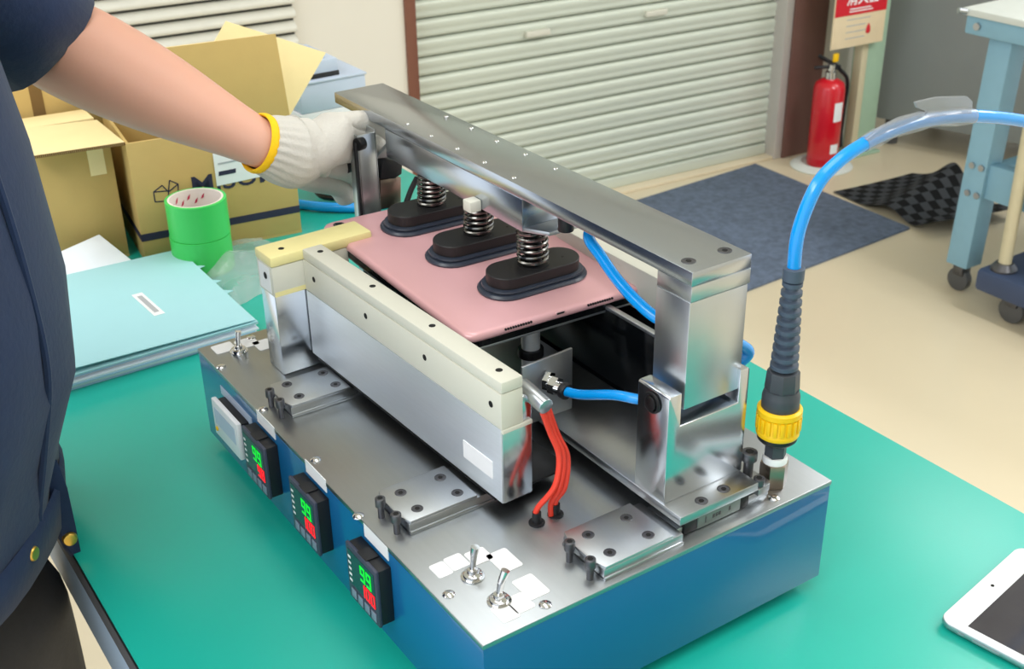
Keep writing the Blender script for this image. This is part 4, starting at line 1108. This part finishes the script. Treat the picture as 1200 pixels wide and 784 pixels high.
# collar, placket seam, waistband flap and snap buttons
MB().rings([circle(B3(-.012, 0, z), fw, lf, d, d * 1.06, 32) for z, d in ((.545, .070), (.575, .068), (.580, .064), (.550, .060))]).build('collar', 'navy', jk, 60)
pl = []
for z in (-.07, -.03, .03, .10, .18, .26, .34, .40): pl.append(z)
def surf(z, th, extra=.0):
    """point on the jacket shell at height z, angle th from straight ahead"""
    tab = ((-.078, .122, .173, .0), (-.03, .126, .177, .002), (.01, .133, .183, .004), (.07, .150, .196, .008), (.14, .154, .200, .008), (.24, .152, .204, .004), (.34, .145, .206, -.004), (.41, .130, .200, -.012))
    for (z0, d0, l0, o0), (z1, d1, l1, o1) in zip(tab, tab[1:]):
        if z <= z1 or z1 == .41:
            q = max(0, min(1, (z - z0) / (z1 - z0))); d, l, o = d0 + (d1 - d0) * q, l0 + (l1 - l0) * q, o0 + (o1 - o0) * q; break
    ca, sa = math.cos(th), math.sin(th)
    n = fw * ca + lf * sa
    return B3(o, 0, z) + fw * d * math.copysign(abs(ca) ** (2 / 2.3), ca) + lf * l * math.copysign(abs(sa) ** (2 / 2.3), sa) + n * extra
for th, nm in ((math.radians(2), 'placket'), (math.radians(-28), 'pocket_seam')):
    MB().tube([surf(z, th, .001) for z in pl], .0035, 8).build(nm, 'navy', jk)
wbz = []
for zz, ee in ((-.079, .002), (-.076, .006), (-.040, .006), (-.036, .002)):
    wbz.append([surf(zz, 2 * math.pi * k / 48, ee) for k in range(48)])
MB().rings(wbz, cap=False).build('waistband', 'navy', jk, 60)
fl = [P(u, v, 'y', .400) for u, v in ((52, 540), (67, 538), (80, 572), (90, 618), (97, 652), (92, 658), (82, 646), (70, 622), (60, 590))]
MB().prism(fl, (-.004, .010, 0), .0015).build('front_flap', 'navy', jk)
def PJ(X):
    d = RM.transposed() @ (X - CAM); return (600 + F_PX * d.x / -d.z, 392 - F_PX * d.y / -d.z)
cA = P(82, 632, 'y', .3985); nA = Vector((-.1, -1, .1)).normalized()
best = min(((z / 1000, math.radians(t)) for z in range(-74, -40, 3) for t in range(-100, 60, 2)), key=lambda q: (lambda p: (p[0] - 38) ** 2 + (p[1] - 648) ** 2)(PJ(surf(q[0], q[1], .006))))
cB = surf(best[0], best[1], .006); nB = (cB - B3(0, 0, cB.z)).normalized()
for c, n in ((cA, nA), (cB, nB)):
    MB().cyl(c - n * .002, c + n * .0022, .0068, .0055, 20, .0008).build('snap_button', 'brass', jk)

# trousers
TV = [B3(-.01, 0, -.045), B3(-.005, 0, -.17)]; TR = [(.150, .125), (.160, .130)]; TE = [(0, 1)]
for s in (1, -1):
    p = 1
    for q, r in ((B3(-.005, s * .09, -.26), .112), (B3(-.01, s * .10, -.42), .100), (B3(-.02, s * .105, -.57), .074), (B3(-.03, s * .105, -.74), .072), (B3(-.04, s * .105, -.93), .066)):
        TV.append(q); TR.append(r); TE.append((p, len(TV) - 1)); p = len(TV) - 1
tro = skin(TV, TE, TR, 1, 2).build('trousers', 'trousers', man, 180)
for s in (1, -1):
    rr = []
    for f, hw, hh, z in ((-.085, .020, .020, -.975), (-.075, .034, .034, -.965), (-.03, .040, .045, -.955), (.05, .042, .034, -.966), (.12, .044, .026, -.974), (.165, .030, .020, -.979), (.178, .012, .010, -.984)):
        rr.append(circle(B3(f, s * .112, z), lf, UZ, hw, min(hh, z + 1.0 - .0005), 20, 2.6))
    MB().rings(rr).build('shoe', 'shoe', man, 60)

# ---- gloved left hand closed on the latch
def G(u, v, y): return P(u, v, 'y', y)
GV = [WR.lerp(EL, .02), G(318, 172, .4865), G(342, 178, .489), G(366, 172, .492), G(388, 164, .494)]
GR = [.0235, (.030, .028), (.042, .036), (.042, .033), (.036, .026)]
GE = [(0, 1), (1, 2), (2, 3), (3, 4)]
def gch(start, pts, rad):
    p = start
    for q, r in zip(pts, rad):
        GV.append(q); GR.append(r); GE.append((p, len(GV) - 1)); p = len(GV) - 1
gch(4, [G(404, 145, .497), G(428, 142, .505), G(446, 152, .513), G(452, 166, .520)], [.0150, .0130, .0120, .0105])
gch(4, [G(405, 160, .498), G(430, 160, .508), G(447, 172, .518), G(448, 188, .522)], [.0150, .0130, .0120, .0105])
gch(4, [G(400, 176, .500), G(424, 180, .512), G(438, 192, .522), G(434, 206, .524)], [.0145, .0125, .0115, .0105])
gch(3, [G(384, 192, .500), G(404, 198, .514), G(418, 208, .524), G(414, 220, .526)], [.0150, .0120, .0110, .0100])
gch(2, [G(352, 200, .502), G(374, 210, .520), G(396, 214, .530), G(405, 226, .530), G(409, 240, .528)], [.022, .0165, .0140, .0135, .0115])
gl = skin(GV, GE, GR, 0, 2)
gl.build('glove', 'glove', man, 180, label='white knitted work glove with yellow hem')
# ribbed cuff and yellow hem
ax = (GV[1] - WR.lerp(EL, .10)); a0 = WR.lerp(EL, .0); t = (GV[2] - a0).normalized(); u_ = (UZ - t * UZ.dot(t)).normalized(); w_ = t.cross(u_)
rr = []
spine = smooth_path([a0, GV[1], GV[2], GV[3]], 8)
for k, p in enumerate(spine):
    q = k / (len(spine) - 1)
    tt = (spine[min(k + 1, len(spine) - 1)] - spine[max(k - 1, 0)]).normalized()
    uu = (u_ - tt * u_.dot(tt)).normalized(); w2 = tt.cross(uu)
    ra = .0256 + .0085 * min(1, q / .66) ** 1.4 - max(0, q - .66) * .020
    rb_ = .0256 + .0078 * min(1, q / .66) ** 1.3 - max(0, q - .66) * .024
    amp = .030 * max(0, 1 - q / .85)
    ring = []
    for i in range(132):
        an = 2 * math.pi * i / 132; rad = 1 + amp * math.sin(an * 22)
        ring.append(p + uu * ra * rad * math.cos(an) + w2 * rb_ * rad * math.sin(an))
    rr.append(ring)
MB().rings(rr, cap=False).build('ribbed_cuff', 'glove', man, 60)
rr = []
for k in range(9):
    an = 2 * math.pi * k / 8
    rr.append(circle(a0 + t * .0028 * math.cos(an) * 1.6, u_, w_, .0258 + .0020 * math.sin(an), .0258 + .0020 * math.sin(an), 40))
MB().rings(rr, cap=False).build('glove_hem', 'glove_hem', man, 60)
